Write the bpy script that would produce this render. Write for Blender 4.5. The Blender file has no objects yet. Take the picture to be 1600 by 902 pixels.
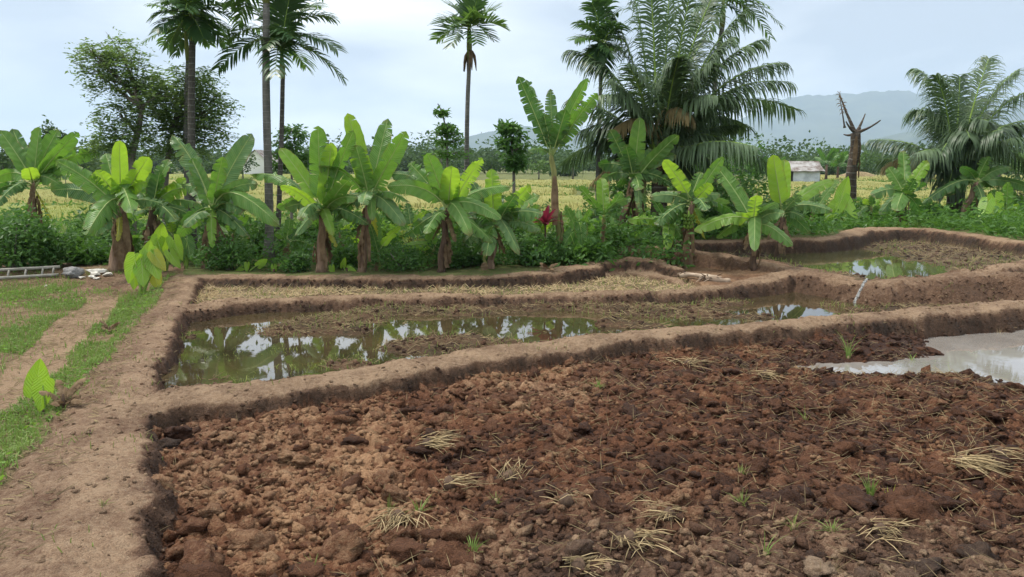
import bpy, math, random
import numpy as np
from mathutils import Vector
R = math.radians
random.seed(7)
rng = np.random.default_rng(11)
sc = bpy.context.scene
col = sc.collection

# ------------------------------------------------------------------ camera
CAMH, FPX, CX, CY, HORIZ = 2.2, 1200.0, 800.0, 451.0, 255.0
PITCH = math.atan((CY - HORIZ) / FPX)
cam_data = bpy.data.cameras.new('camera')
cam_data.sensor_width = 36.0
cam_data.lens = 36.0 * FPX / 1600.0
cam_data.clip_start = 0.05
cam_data.clip_end = 40000.0
cam = bpy.data.objects.new('camera', cam_data)
cam.location = (0, 0, CAMH)
cam.rotation_euler = (math.pi / 2 - PITCH, 0, 0)
col.objects.link(cam)
sc.camera = cam

# ------------------------------------------------------------------ world, sun, exposure
SUN_EL, SUN_AZ = R(62), R(-70)      # azimuth measured from +Y towards +X
world = bpy.data.worlds.new('World')
sc.world = world
world.use_nodes = True
wt = world.node_tree
wt.nodes.clear()
def wn(t, **kw):
    n = wt.nodes.new(t)
    for k, v in kw.items():
        setattr(n, k, v)
    return n
sky = wn('ShaderNodeTexSky', sky_type='NISHITA', sun_disc=False)
sky.sun_elevation = SUN_EL
sky.sun_rotation = SUN_AZ
sky.dust_density = 3.0
sky_s = wn('ShaderNodeVectorMath', operation='SCALE')
sky_s.inputs['Scale'].default_value = 0.12
wt.links.new(sky.outputs[0], sky_s.inputs[0])
tc = wn('ShaderNodeTexCoord')
sep = wn('ShaderNodeSeparateXYZ')
wt.links.new(tc.outputs['Generated'], sep.inputs[0])
zc = wn('ShaderNodeMath', operation='MAXIMUM'); zc.inputs[1].default_value = 0.0
wt.links.new(sep.outputs['Z'], zc.inputs[0])
za = wn('ShaderNodeMath', operation='ADD'); za.inputs[1].default_value = 0.17
wt.links.new(zc.outputs[0], za.inputs[0])
dv = wn('ShaderNodeVectorMath', operation='DIVIDE')
cz = wn('ShaderNodeCombineXYZ')
for i in range(3):
    wt.links.new(za.outputs[0], cz.inputs[i])
wt.links.new(tc.outputs['Generated'], dv.inputs[0])
wt.links.new(cz.outputs[0], dv.inputs[1])
mp = wn('ShaderNodeMapping')
mp.inputs['Location'].default_value = (7.9, 8.8, 5.0)
mp.inputs['Scale'].default_value = (0.55, 0.55, 0.55)
wt.links.new(dv.outputs[0], mp.inputs['Vector'])
nz = wn('ShaderNodeTexNoise')
nz.inputs['Scale'].default_value = 1.0
nz.inputs['Detail'].default_value = 5.0
nz.inputs['Roughness'].default_value = 0.46
nz.inputs['Distortion'].default_value = 0.35
wt.links.new(mp.outputs[0], nz.inputs['Vector'])
cr = wn('ShaderNodeValToRGB')
cr.color_ramp.elements[0].position = 0.39
cr.color_ramp.elements[0].color = (0.335, 0.375, 0.435, 1)
cr.color_ramp.elements[1].position = 0.62
cr.color_ramp.elements[1].color = (0.88, 0.895, 0.90, 1)
wt.links.new(nz.outputs['Fac'], cr.inputs[0])
mx = wn('ShaderNodeMix', data_type='RGBA')
mx.inputs['Factor'].default_value = 0.94
wt.links.new(sky_s.outputs[0], mx.inputs['A'])
wt.links.new(cr.outputs[0], mx.inputs['B'])
bg = wn('ShaderNodeBackground')
bg.inputs['Strength'].default_value = 1.0
wt.links.new(mx.outputs['Result'], bg.inputs[0])
wo = wn('ShaderNodeOutputWorld')
wt.links.new(bg.outputs[0], wo.inputs[0])

sun_data = bpy.data.lights.new('sun', 'SUN')
sun_data.energy = 2.2
sun_data.angle = R(10)
sun_data.color = (1.0, 0.95, 0.87)
sun = bpy.data.objects.new('sun', sun_data)
sd = Vector((math.sin(SUN_AZ) * math.cos(SUN_EL), math.cos(SUN_AZ) * math.cos(SUN_EL), math.sin(SUN_EL)))
sun.rotation_euler = sd.to_track_quat('Z', 'Y').to_euler()
col.objects.link(sun)

vs = sc.view_settings
vs.view_transform = 'Standard'
vs.look = 'None'
vs.exposure = 0.9
vs.gamma = 1.0
vs.use_curve_mapping = False
sc.render.engine = 'CYCLES'
sc.cycles.use_denoising = True
sc.cycles.max_bounces = 6
sc.cycles.diffuse_bounces = 3
sc.cycles.glossy_bounces = 3
sc.cycles.transmission_bounces = 4
sc.cycles.volume_bounces = 1
sc.cycles.sample_clamp_indirect = 6.0

# ------------------------------------------------------------------ pixel helpers (1600 x 902 photograph)
SP, CP = math.sin(PITCH), math.cos(PITCH)
def ray(x, y):
    u = (x - CX) / FPX; v = (CY - y) / FPX
    return np.array((u, CP + v * SP, -SP + v * CP))
def gp(x, y, z):
    """the point at height z that the photograph shows at (x, y)"""
    d = ray(x, y); t = (z - CAMH) / d[2]
    return np.array((0, 0, CAMH)) + t * d
def pd(x, y, D):
    """the point at depth D (metres along +Y) that the photograph shows at (x, y)"""
    d = ray(x, y); t = D / d[1]
    return np.array((0, 0, CAMH)) + t * d

# ------------------------------------------------------------------ numpy noise
def _hash(ix, iy, s):
    n = (ix.astype(np.int64) * 374761393 + iy.astype(np.int64) * 668265263 + s * 974634777) & 0x7fffffff
    n = ((n ^ (n >> 13)) * 1274126177) & 0x7fffffff
    n = (n ^ (n >> 16)) & 0x7fffffff
    return n / float(0x7fffffff)
def vnoise(x, y, s=0):
    x = np.asarray(x, float); y = np.asarray(y, float)
    ix = np.floor(x); iy = np.floor(y)
    fx = x - ix; fy = y - iy
    fx = fx * fx * fx * (fx * (fx * 6 - 15) + 10); fy = fy * fy * fy * (fy * (fy * 6 - 15) + 10)
    a = _hash(ix, iy, s); b = _hash(ix + 1, iy, s); c = _hash(ix, iy + 1, s); d = _hash(ix + 1, iy + 1, s)
    return (a + (b - a) * fx) * (1 - fy) + (c + (d - c) * fx) * fy
def fbm(x, y, o=4, s=0, g=0.5):
    x = np.asarray(x, float); y = np.asarray(y, float)
    t = 0; a = 1; n = 0
    for i in range(o):
        t = t + a * (vnoise(x * 2 ** i + 17.3 * i, y * 2 ** i - 9.1 * i, s + i) - 0.5); n += a; a *= g
    return 2 * t / n
def worley(x, y, s=0):
    """distance to the nearest cell point and that cell's random value"""
    x = np.asarray(x, float); y = np.asarray(y, float)
    ix = np.floor(x); iy = np.floor(y)
    best = np.full(x.shape, 9.0); val = np.zeros(x.shape)
    for dx in (-1, 0, 1):
        for dy in (-1, 0, 1):
            cx = ix + dx; cy = iy + dy
            px = cx + _hash(cx, cy, s); py = cy + _hash(cx, cy, s + 5)
            d = np.hypot(x - px, y - py)
            m = d < best
            val = np.where(m, _hash(cx, cy, s + 9), val); best = np.where(m, d, best)
    return best, val
def sstep(t):
    t = np.clip(t, 0, 1)
    return t * t * (3 - 2 * t)

# ------------------------------------------------------------------ object helpers
def tag(o, label=None, cat=None, group=None, kind=None):
    if label: o['label'] = label
    if cat: o['category'] = cat
    if group: o['group'] = group
    if kind: o['kind'] = kind
    return o
def thing(name, loc, label, cat, group=None):
    o = bpy.data.objects.new(name, None)
    o.location = tuple(float(c) for c in loc)
    o.empty_display_size = 0.1
    col.objects.link(o)
    return tag(o, label, cat, group)
def world_loc(o):
    v = np.zeros(3)
    while o is not None:
        v += np.array(o.location); o = o.parent
    return v
def add(name, V, F, mat, parent=None, smooth=True, attrs=None, origin=None):
    """link ONE mesh object; V in world coordinates, F an (M,k) array or a list of tuples"""
    V = np.asarray(V, float).reshape(-1, 3)
    if parent is not None:
        off = world_loc(parent)
    else:
        off = np.array(origin if origin is not None else (0, 0, 0), float)
    me = bpy.data.meshes.new(name)
    W = V - off
    if isinstance(F, np.ndarray):
        m, k = F.shape
        me.vertices.add(len(W)); me.vertices.foreach_set('co', W.astype(np.float32).ravel())
        me.loops.add(m * k); me.loops.foreach_set('vertex_index', F.astype(np.int32).ravel())
        me.polygons.add(m)
        me.polygons.foreach_set('loop_start', (np.arange(m) * k).astype(np.int32))
        me.update(calc_edges=True)
    else:
        me.from_pydata(W.tolist(), [], F)
    if smooth:
        me.polygons.foreach_set('use_smooth', np.ones(len(me.polygons), dtype=bool))
    else:
        me.polygons.foreach_set('use_smooth', np.zeros(len(me.polygons), dtype=bool))
    for k, a in (attrs or {}).items():
        a = np.asarray(a, np.float32)
        if a.ndim == 1:
            at = me.attributes.new(k, 'FLOAT', 'POINT'); at.data.foreach_set('value', a)
        else:
            at = me.attributes.new(k, 'FLOAT_VECTOR', 'POINT'); at.data.foreach_set('vector', a.ravel())
    me.update()
    if mat: me.materials.append(mat)
    o = bpy.data.objects.new(name, me)
    if parent is not None:
        o.parent = parent
    else:
        o.location = tuple(off)
    col.objects.link(o)
    return o
class MB:
    """collects pieces of ONE part"""
    def __init__(s): s.V = []; s.F = []; s.A = []
    def face(s, pts, a=(0, 0, 0)):
        n = len(s.V)
        for p in pts: s.V.append(tuple(p)); s.A.append(a)
        s.F.append(tuple(range(n, n + len(pts))))
    def grid(s, rows, uv=None):
        """rows of equally many points"""
        n = len(s.V); k = len(rows[0])
        for i, r in enumerate(rows):
            for j, p in enumerate(r):
                s.V.append(tuple(p)); s.A.append(uv[i][j] if uv else (0, 0, 0))
        for i in range(len(rows) - 1):
            for j in range(k - 1):
                a = n + i * k + j
                s.F.append((a, a + 1, a + k + 1, a + k))
    def tube(s, pts, rad, sides=7, cap=True, jit=0.0):
        pts = [np.asarray(p, float) for p in pts]
        m = len(pts); n = len(s.V)
        if not hasattr(rad, '__len__'): rad = [rad] * m
        t0 = pts[1] - pts[0]; t0 = t0 / (np.linalg.norm(t0) + 1e-9)
        ref = np.array((1., 0, 0)) if abs(t0[0]) < 0.8 else np.array((0, 1., 0))
        for i, p in enumerate(pts):
            t = pts[min(i + 1, m - 1)] - pts[max(i - 1, 0)]
            t = t / (np.linalg.norm(t) + 1e-9)
            a = np.cross(t, ref); a /= np.linalg.norm(a) + 1e-9
            b = np.cross(t, a)
            ref = np.cross(a, t) if False else ref
            for j in range(sides):
                th = 2 * math.pi * j / sides
                r = rad[i] * (1 + jit * (random.random() - 0.5))
                s.V.append(tuple(p + r * (math.cos(th) * a + math.sin(th) * b)))
                s.A.append((j / sides, i / max(1, m - 1), 0))
        for i in range(m - 1):
            for j in range(sides):
                a = n + i * sides + j; b = n + i * sides + (j + 1) % sides
                s.F.append((a, b, b + sides, a + sides))
        if cap:
            s.F.append(tuple(n + j for j in reversed(range(sides))))
            s.F.append(tuple(n + (m - 1) * sides + j for j in range(sides)))
    def box(s, c, size, rot=0.0):
        c = np.asarray(c, float); h = np.asarray(size, float) / 2
        cr_, sr_ = math.cos(rot), math.sin(rot)
        n = len(s.V)
        for dz in (-1, 1):
            for dx, dy in ((-1, -1), (1, -1), (1, 1), (-1, 1)):
                x, y = dx * h[0], dy * h[1]
                s.V.append((c[0] + x * cr_ - y * sr_, c[1] + x * sr_ + y * cr_, c[2] + dz * h[2])); s.A.append((0, 0, 0))
        for f in ((0, 3, 2, 1), (4, 5, 6, 7), (0, 1, 5, 4), (1, 2, 6, 5), (2, 3, 7, 6), (3, 0, 4, 7)):
            s.F.append(tuple(n + i for i in f))
    def build(s, name, mat, parent=None, smooth=True, origin=None):
        return add(name, s.V, s.F, mat, parent, smooth, {'luv': np.array(s.A, float).reshape(-1, 3)}, origin)

# ------------------------------------------------------------------ materials
class NT:
    def __init__(s, name):
        s.m = bpy.data.materials.new(name); s.m.use_nodes = True
        s.t = s.m.node_tree; s.t.nodes.clear()
        s.out = s.n('ShaderNodeOutputMaterial')
    def n(s, t, **kw):
        nd = s.t.nodes.new(t)
        for k, v in kw.items(): setattr(nd, k, v)
        return nd
    def l(s, a, b): s.t.links.new(a, b)
    def noise(s, scale, detail=4, rough=0.55, vec=None, dist=0.0):
        nd = s.n('ShaderNodeTexNoise')
        nd.inputs['Scale'].default_value = scale; nd.inputs['Detail'].default_value = detail
        nd.inputs['Roughness'].default_value = rough; nd.inputs['Distortion'].default_value = dist
        if vec is not None: s.l(vec, nd.inputs['Vector'])
        return nd.outputs['Fac']
    def obj(s): return s.n('ShaderNodeTexCoord').outputs['Object']
    def geo(s): return s.n('ShaderNodeNewGeometry').outputs['Position']
    def attr(s, name, out='Fac'):
        nd = s.n('ShaderNodeAttribute'); nd.attribute_name = name
        return nd.outputs[out]
    def math(s, op, a, b=0.5, c=None, clamp=False):
        nd = s.n('ShaderNodeMath', operation=op); nd.use_clamp = clamp
        for i, v in enumerate((a, b, c)):
            if v is None: continue
            if isinstance(v, (int, float)): nd.inputs[i].default_value = v
            else: s.l(v, nd.inputs[i])
        return nd.outputs[0]
    def mapr(s, v, a, b, c=0.0, d=1.0):
        nd = s.n('ShaderNodeMapRange'); nd.clamp = True
        s.l(v, nd.inputs[0])
        for i, q in enumerate((a, b, c, d)): nd.inputs[i + 1].default_value = q
        return nd.outputs[0]
    def mix(s, f, a, b, mode='MIX'):
        nd = s.n('ShaderNodeMix', data_type='RGBA', blend_type=mode)
        if isinstance(f, (int, float)): nd.inputs['Factor'].default_value = f
        else: s.l(f, nd.inputs['Factor'])
        for k, v in (('A', a), ('B', b)):
            if isinstance(v, tuple): nd.inputs[k].default_value = (*v, 1)
            else: s.l(v, nd.inputs[k])
        return nd.outputs['Result']
    def bump(s, h, strength=0.5, dist=0.02):
        nd = s.n('ShaderNodeBump')
        nd.inputs['Strength'].default_value = strength; nd.inputs['Distance'].default_value = dist
        s.l(h, nd.inputs['Height'])
        return nd.outputs[0]
    def bsdf(s, color, rough=0.8, normal=None, spec=0.3, trans=None, tfac=0.35, ior=1.45):
        p = s.n('ShaderNodeBsdfPrincipled')
        if isinstance(color, tuple): p.inputs['Base Color'].default_value = (*color, 1)
        else: s.l(color, p.inputs['Base Color'])
        if isinstance(rough, (int, float)): p.inputs['Roughness'].default_value = rough
        else: s.l(rough, p.inputs['Roughness'])
        p.inputs['Specular IOR Level'].default_value = spec
        p.inputs['IOR'].default_value = ior
        if normal is not None: s.l(normal, p.inputs['Normal'])
        sh = p.outputs[0]
        if trans is not None:
            tr = s.n('ShaderNodeBsdfTranslucent')
            if isinstance(trans, tuple): tr.inputs[0].default_value = (*trans, 1)
            else: s.l(trans, tr.inputs[0])
            ms = s.n('ShaderNodeMixShader'); ms.inputs[0].default_value = tfac
            s.l(sh, ms.inputs[1]); s.l(tr.outputs[0], ms.inputs[2]); sh = ms.outputs[0]
        s.l(sh, s.out.inputs[0])
        return s.m

def soil_mat(name, bump=0.6, fine=1.0):
    """soil; 'moist' 0 dry .. 1 wet, 'hue' 0 grey brown .. 1 red brown, 'grassy' adds low green growth"""
    t = NT(name); p = t.geo()
    n1 = t.noise(2.3, 5, 0.6, p); n2 = t.noise(21 * fine, 5, 0.65, p); n3 = t.noise(95 * fine, 3, 0.6, p)
    m = t.math('ADD', t.attr('moist'), t.math('MULTIPLY', t.math('SUBTRACT', n1, 0.5), 0.7))
    m = t.math('ADD', m, t.math('MULTIPLY', t.math('SUBTRACT', n2, 0.5), 1.0))
    m = t.math('ADD', m, t.math('MULTIPLY', t.math('SUBTRACT', n3, 0.5), 0.5), clamp=True)
    hue = t.math('ADD', t.attr('hue'), t.math('MULTIPLY', t.math('SUBTRACT', n2, 0.5), 0.5), clamp=True)
    dry = t.mix(hue, (0.315, 0.243, 0.170), (0.40, 0.235, 0.128))
    mid = t.mix(hue, (0.130, 0.092, 0.066), (0.155, 0.066, 0.033))
    wet = t.mix(hue, (0.042, 0.030, 0.023), (0.048, 0.021, 0.012))
    c = t.mix(t.mapr(m, 0.0, 0.5), dry, mid)
    c = t.mix(t.mapr(m, 0.5, 1.0), c, wet)
    c = t.mix(t.math('MULTIPLY', t.mapr(n3, 0.35, 0.75), 0.35), c, t.mix(0.6, c, (0.0, 0.0, 0.0)))
    gr = t.math('MULTIPLY', t.attr('grassy'), t.mapr(n2, 0.3, 0.6), clamp=True)
    c = t.mix(gr, c, t.mix(n1, (0.085, 0.14, 0.032), (0.12, 0.175, 0.045)))
    h = t.math('ADD', t.math('MULTIPLY', n2, 1.0), t.math('MULTIPLY', n3, 0.45))
    ro = t.mapr(m, 0.55, 1.0, 0.95, 0.68)
    return t.bsdf(c, ro, t.bump(h, bump, 0.06), 0.22)
M = {}
M['soil'] = soil_mat('soil', 0.9)
M['clod'] = soil_mat('clod_soil', 0.9, 1.4)

def leaf_mat(name, c1, c2, tr, tfac=0.38, rough=0.34, veins=True, spec=0.5, scale=3.0):
    t = NT(name); p = t.geo()
    n = t.noise(scale, 3, 0.6, p)
    c = t.mix(t.mapr(n, 0.35, 0.65), c1, c2)
    nrm = None
    if veins:
        sp = t.n('ShaderNodeSeparateXYZ'); t.l(t.attr('luv', 'Vector'), sp.inputs[0])
        au = t.math('ABSOLUTE', sp.outputs[0])
        ph = t.math('SUBTRACT', t.math('MULTIPLY', sp.outputs[1], 210.0), t.math('MULTIPLY', au, 16.0))
        st = t.math('SINE', ph)
        ph2 = t.math('MULTIPLY', sp.outputs[1], 47.0)
        n2 = t.noise(1.0, 2, 0.5, None)
        st2 = t.math('SINE', t.math('ADD', ph2, t.math('MULTIPLY', au, -5.0)))
        v = t.math('ADD', t.math('MULTIPLY', st, 0.16), t.math('MULTIPLY', st2, 0.16))
        c = t.mix(t.math('ADD', v, 0.28), c, t.mix(0.6, c, (0.32, 0.44, 0.14)))
        c = t.mix(t.mapr(au, 0.03, 0.075, 0.8, 0.0), c, (0.40, 0.50, 0.17))
        # brown, dry margin
        edge = t.math('MULTIPLY', t.mapr(au, 0.82, 1.0), t.mapr(t.noise(9, 3, 0.6, p), 0.48, 0.6))
        c = t.mix(edge, c, (0.22, 0.13, 0.05))
        tipb = t.math('MULTIPLY', t.mapr(sp.outputs[1], 0.90, 1.0), t.mapr(t.noise(6, 3, 0.6, p), 0.42, 0.6))
        c = t.mix(t.math('MULTIPLY', tipb, 0.85), c, (0.20, 0.13, 0.055))
        blot = t.math('MULTIPLY', t.mapr(t.noise(4.5, 5, 0.7, p), 0.60, 0.74), 0.7)
        c = t.mix(blot, c, (0.30, 0.27, 0.06))
        nrm = t.bump(v, 0.6, 0.035)
    return t.bsdf(c, rough, nrm, spec, tr, tfac)
M['leaf_bright'] = leaf_mat('banana_leaf_bright', (0.140, 0.31, 0.028), (0.225, 0.42, 0.045), (0.40, 0.64, 0.04), 0.44)
M['leaf_mid'] = leaf_mat('banana_leaf_mid', (0.068, 0.180, 0.030), (0.120, 0.270, 0.045), (0.20, 0.41, 0.04), 0.36)
M['leaf_dark'] = leaf_mat('banana_leaf_dark', (0.038, 0.115, 0.030), (0.060, 0.165, 0.034), (0.10, 0.26, 0.03), 0.30)
M['leaf_grey'] = leaf_mat('banana_leaf_greyish', (0.085, 0.19, 0.065), (0.13, 0.25, 0.085), (0.16, 0.32, 0.06), 0.3)
M['leaf_yellow'] = leaf_mat('leaf_yellowing', (0.34, 0.40, 0.04), (0.46, 0.42, 0.05), (0.55, 0.55, 0.05), 0.4)
M['taro_bright'] = leaf_mat('taro_leaf_bright', (0.20, 0.40, 0.03), (0.30, 0.50, 0.05), (0.42, 0.66, 0.04), 0.42)
M['taro_dark'] = leaf_mat('taro_leaf_dark', (0.045, 0.14, 0.025), (0.08, 0.21, 0.035), (0.13, 0.32, 0.03), 0.34)
M['midrib'] = leaf_mat('midrib_green', (0.30, 0.40, 0.12), (0.38, 0.46, 0.17), (0.3, 0.4, 0.1), 0.15, 0.5, False)
M['cordyline'] = leaf_mat('cordyline_red', (0.12, 0.012, 0.028), (0.25, 0.03, 0.06), (0.3, 0.03, 0.06), 0.3, 0.45, False)
M['palm'] = leaf_mat('palm_leaflet', (0.035, 0.085, 0.030), (0.060, 0.125, 0.040), (0.10, 0.20, 0.04), 0.28, 0.38, False, 0.5, 1.5)
M['palm_light'] = leaf_mat('palm_leaflet_light', (0.075, 0.155, 0.035), (0.11, 0.20, 0.05), (0.18, 0.32, 0.05), 0.32, 0.4, False, 0.45, 1.5)
M['coconut'] = leaf_mat('coconut_leaflet', (0.055, 0.098, 0.045), (0.100, 0.150, 0.075), (0.12, 0.20, 0.06), 0.28, 0.42, False, 0.4, 1.2)
M['coconut_pale'] = leaf_mat('coconut_leaflet_pale', (0.09, 0.145, 0.070), (0.145, 0.205, 0.105), (0.14, 0.24, 0.08), 0.28, 0.42, False, 0.4, 1.2)
M['frond_dry'] = leaf_mat('dry_frond', (0.20, 0.15, 0.065), (0.30, 0.235, 0.11), (0.3, 0.22, 0.09), 0.25, 0.7, False, 0.2)
M['dead'] = leaf_mat('dead_leaf', (0.13, 0.085, 0.05), (0.25, 0.175, 0.105), (0.2, 0.13, 0.07), 0.2, 0.85, False, 0.1, 9)
M['tree_leaf'] = leaf_mat('tree_leaf', (0.085, 0.135, 0.050), (0.135, 0.195, 0.075), (0.22, 0.34, 0.08), 0.45, 0.5, False, 0.3)
M['bush_dark'] = leaf_mat('bush_leaf_dark', (0.045, 0.115, 0.028), (0.092, 0.190, 0.042), (0.12, 0.26, 0.04), 0.38, 0.45, False, 0.35)
M['bush'] = leaf_mat('bush_leaf', (0.050, 0.125, 0.022), (0.095, 0.20, 0.035), (0.15, 0.32, 0.04), 0.34, 0.45, False, 0.35)
M['bush_light'] = leaf_mat('bush_leaf_light', (0.115, 0.24, 0.03), (0.18, 0.33, 0.05), (0.26, 0.45, 0.05), 0.36, 0.5, False, 0.3)
M['far_leaf'] = leaf_mat('far_leaf', (0.040, 0.080, 0.028), (0.075, 0.13, 0.04), (0.09, 0.16, 0.04), 0.25, 0.6, False, 0.2, 0.2)
M['far_leaf_light'] = leaf_mat('far_leaf_light', (0.085, 0.16, 0.04), (0.12, 0.20, 0.05), (0.14, 0.24, 0.05), 0.25, 0.6, False, 0.2, 0.2)
M['grass'] = leaf_mat('grass_blade', (0.125, 0.215, 0.045), (0.225, 0.305, 0.085), (0.25, 0.38, 0.07), 0.28, 0.5, False, 0.25, 1.2)
M['straw'] = leaf_mat('straw', (0.40, 0.29, 0.15), (0.60, 0.47, 0.27), (0.5, 0.38, 0.2), 0.15, 0.75, False, 0.2, 8)
M['straw_dull'] = leaf_mat('straw_dull', (0.17, 0.125, 0.07), (0.36, 0.28, 0.15), (0.25, 0.19, 0.09), 0.15, 0.8, False, 0.15, 5)
M['pond_weed'] = leaf_mat('pond_weed', (0.14, 0.19, 0.055), (0.25, 0.28, 0.09), (0.25, 0.32, 0.07), 0.25, 0.7, False, 0.15, 4)
M['rice'] = leaf_mat('ripe_rice', (0.215, 0.225, 0.065), (0.32, 0.30, 0.105), (0.42, 0.36, 0.14), 0.2, 0.8, False, 0.1, 0.35)
M['rice_green'] = leaf_mat('green_rice', (0.19, 0.24, 0.05), (0.30, 0.30, 0.08), (0.3, 0.34, 0.06), 0.25, 0.7, False, 0.15, 0.35)

def bark_mat(name, c1, c2, scale=14, stretch=(1, 1, 0.12), rings=None, bump=0.7):
    t = NT(name)
    mpn = t.n('ShaderNodeMapping'); mpn.inputs['Scale'].default_value = stretch
    t.l(t.geo(), mpn.inputs[0])
    n = t.noise(scale, 5, 0.65, mpn.outputs[0]); n2 = t.noise(5, 3, 0.5, t.geo())
    c = t.mix(t.mapr(n, 0.32, 0.68), c1, c2)
    c = t.mix(t.math('MULTIPLY', t.mapr(n2, 0.45, 0.7), 0.5), c, t.mix(0.5, c, (0.02, 0.018, 0.014)))
    h = n
    if rings:
        sp = t.n('ShaderNodeSeparateXYZ'); t.l(t.geo(), sp.inputs[0])
        s_ = t.math('SINE', t.math('ADD', t.math('MULTIPLY', sp.outputs[2], rings), t.math('MULTIPLY', n2, 3.0)))
        r_ = t.mapr(s_, 0.75, 1.0)
        c = t.mix(t.math('MULTIPLY', r_, 0.4), c, (0.27, 0.26, 0.23))
        h = t.math('ADD', n, t.math('MULTIPLY', r_, 0.6))
    return t.bsdf(c, 0.9, t.bump(h, bump, 0.02), 0.15)
M['areca_bark'] = bark_mat('areca_bark', (0.10, 0.095, 0.085), (0.20, 0.19, 0.17), 9, (1, 1, 0.4), 62)
M['areca_bark_dark'] = bark_mat('areca_bark_dark', (0.06, 0.055, 0.048), (0.12, 0.11, 0.095), 9, (1, 1, 0.4), 55)
M['crownshaft'] = bark_mat('areca_crownshaft', (0.15, 0.19, 0.06), (0.26, 0.27, 0.09), 6, (1, 1, 0.2), None, 0.2)
M['coco_bark'] = bark_mat('coconut_bark', (0.055, 0.043, 0.034), (0.12, 0.095, 0.072), 16, (1, 1, 0.5), 30)
M['tree_bark'] = bark_mat('tree_bark', (0.12, 0.10, 0.085), (0.27, 0.24, 0.21), 8, (1, 1, 0.4))
M['stem'] = bark_mat('banana_stem', (0.13, 0.082, 0.055), (0.33, 0.225, 0.155), 16, (1, 1, 0.08))
M['stem_dark'] = bark_mat('banana_stem_dark', (0.06, 0.04, 0.030), (0.16, 0.105, 0.07), 16, (1, 1, 0.08))
M['stem_green'] = bark_mat('banana_stem_green', (0.17, 0.19, 0.06), (0.27, 0.25, 0.10), 12, (1, 1, 0.08), None, 0.3)
M['petiole'] = bark_mat('petiole_green', (0.20, 0.32, 0.06), (0.30, 0.42, 0.10), 8, (1, 1, 0.1), None, 0.15)
M['fruit'] = bark_mat('green_banana', (0.10, 0.20, 0.03), (0.18, 0.27, 0.05), 8, (1, 1, 1), None, 0.1)
M['log'] = bark_mat('pale_log', (0.30, 0.22, 0.155), (0.50, 0.40, 0.30), 10, (0.2, 1, 1))
M['bamboo'] = bark_mat('bamboo_grey', (0.20, 0.19, 0.16), (0.34, 0.32, 0.28), 12, (0.3, 1, 1), None, 0.2)

def water_mat(name, c1, c2, ior=1.55, rough=0.025, bump=0.05):
    t = NT(name); p = t.geo()
    n = t.noise(1.1, 4, 0.6, p); n2 = t.noise(7, 3, 0.55, p); n3 = t.noise(0.9, 2, 0.5, p)
    c = t.mix(t.mapr(n, 0.35, 0.65), c1, c2)
    return t.bsdf(c, rough, t.bump(t.math('MULTIPLY', n2, t.mapr(n3, 0.45, 0.7)), bump, 0.02), 0.5, ior=ior)
M['water'] = water_mat('olive_pond_water', (0.034, 0.027, 0.014), (0.070, 0.052, 0.024), 2.5)
M['water_far'] = water_mat('green_pond_water', (0.055, 0.060, 0.022), (0.10, 0.095, 0.04), 1.9)
M['water_mud'] = water_mat('milky_puddle_water', (0.20, 0.18, 0.16), (0.27, 0.25, 0.225), 3.2, 0.03)

# ================================================================== THE TERRAIN
def catmull(P, k=6):
    P = np.asarray(P, float); out = []
    Q = np.vstack([2 * P[0] - P[1], P, 2 * P[-1] - P[-2]])
    for i in range(1, len(Q) - 2):
        p0, p1, p2, p3 = Q[i - 1], Q[i], Q[i + 1], Q[i + 2]
        for j in range(k):
            t = j / k
            out.append(0.5 * (2 * p1 + (p2 - p0) * t + (2 * p0 - 5 * p1 + 4 * p2 - p3) * t * t + (3 * p1 - p0 - 3 * p2 + p3) * t ** 3))
    out.append(P[-1])
    return np.array(out)
# bund: centre line of its top in photograph pixels with height, half width of the flat top, width of the sloping side
BUNDS = [
 ('L', [(10,1000,.25,.44),(62,870,.25,.45),(102,760,.25,.41),(148,670,.25,.35),(183,605,.25,.28),(216,545,.26,.22),(250,495,.27,.20),(277,458,.30,.20),(287,430,.33,.22)], .13),
 ('AB', [(165,648,.25,.30),(270,616,.25,.27),(400,604,.25,.26),(550,582,.25,.25),(700,560,.25,.24),(850,537,.25,.23),(1000,518,.25,.22),(1150,507,.26,.21),(1270,499,.27,.20),(1400,487,.27,.20),(1500,479,.27,.22),(1600,470,.27,.24),(1750,456,.27,.24)], .10),
 ('C', [(300,478,.26,.16),(345,470,.27,.15),(420,465,.27,.13),(600,461,.27,.13),(850,457,.28,.13),(1000,455,.30,.13),(1100,448,.30,.13),(1165,440,.31,.15),(1205,430,.34,.2),(1240,421,.39,.22)], .14),
 ('D', [(287,429,.33,.2),(400,430,.33,.2),(600,431,.34,.2),(750,430,.35,.2),(830,424,.38,.2),(900,416,.42,.2),(935,408,.45,.2)], .12),
 ('D2', [(930,407,.47,.18),(985,403,.50,.2),(1030,407,.48,.2),(1062,418,.40,.14)], .10),
 ('D4', [(925,425,.30,.10),(985,422,.31,.16),(1035,430,.29,.14),(1062,440,.27,.10)], .10),
 ('D3', [(940,392,.56,.2),(1000,382,.60,.2),(1060,388,.58,.18),(1130,397,.52,.16),(1200,408,.46,.18),(1245,418,.40,.24),(1300,427,.40,.24),(1335,437,.37,.18)], .3),
 ('E2', [(1368,440,.38,.16),(1430,434,.42,.2),(1500,427,.48,.22),(1560,424,.50,.22),(1640,432,.50,.22)], .40),
 ('E3', [(1545,424,.50,.16),(1575,413,.50,.16),(1620,405,.52,.16),(1700,395,.55,.16)], .2),
 ('Efar', [(1060,376,.62,.2),(1180,374,.62,.2),(1270,371,.63,.22),(1320,365,.65,.25),(1345,358,.68,.25),(1410,355,.68,.25),(1490,361,.68,.22),(1550,370,.66,.22),(1620,381,.62,.22),(1720,394,.60,.22)], .12),
]
BW = []
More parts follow.
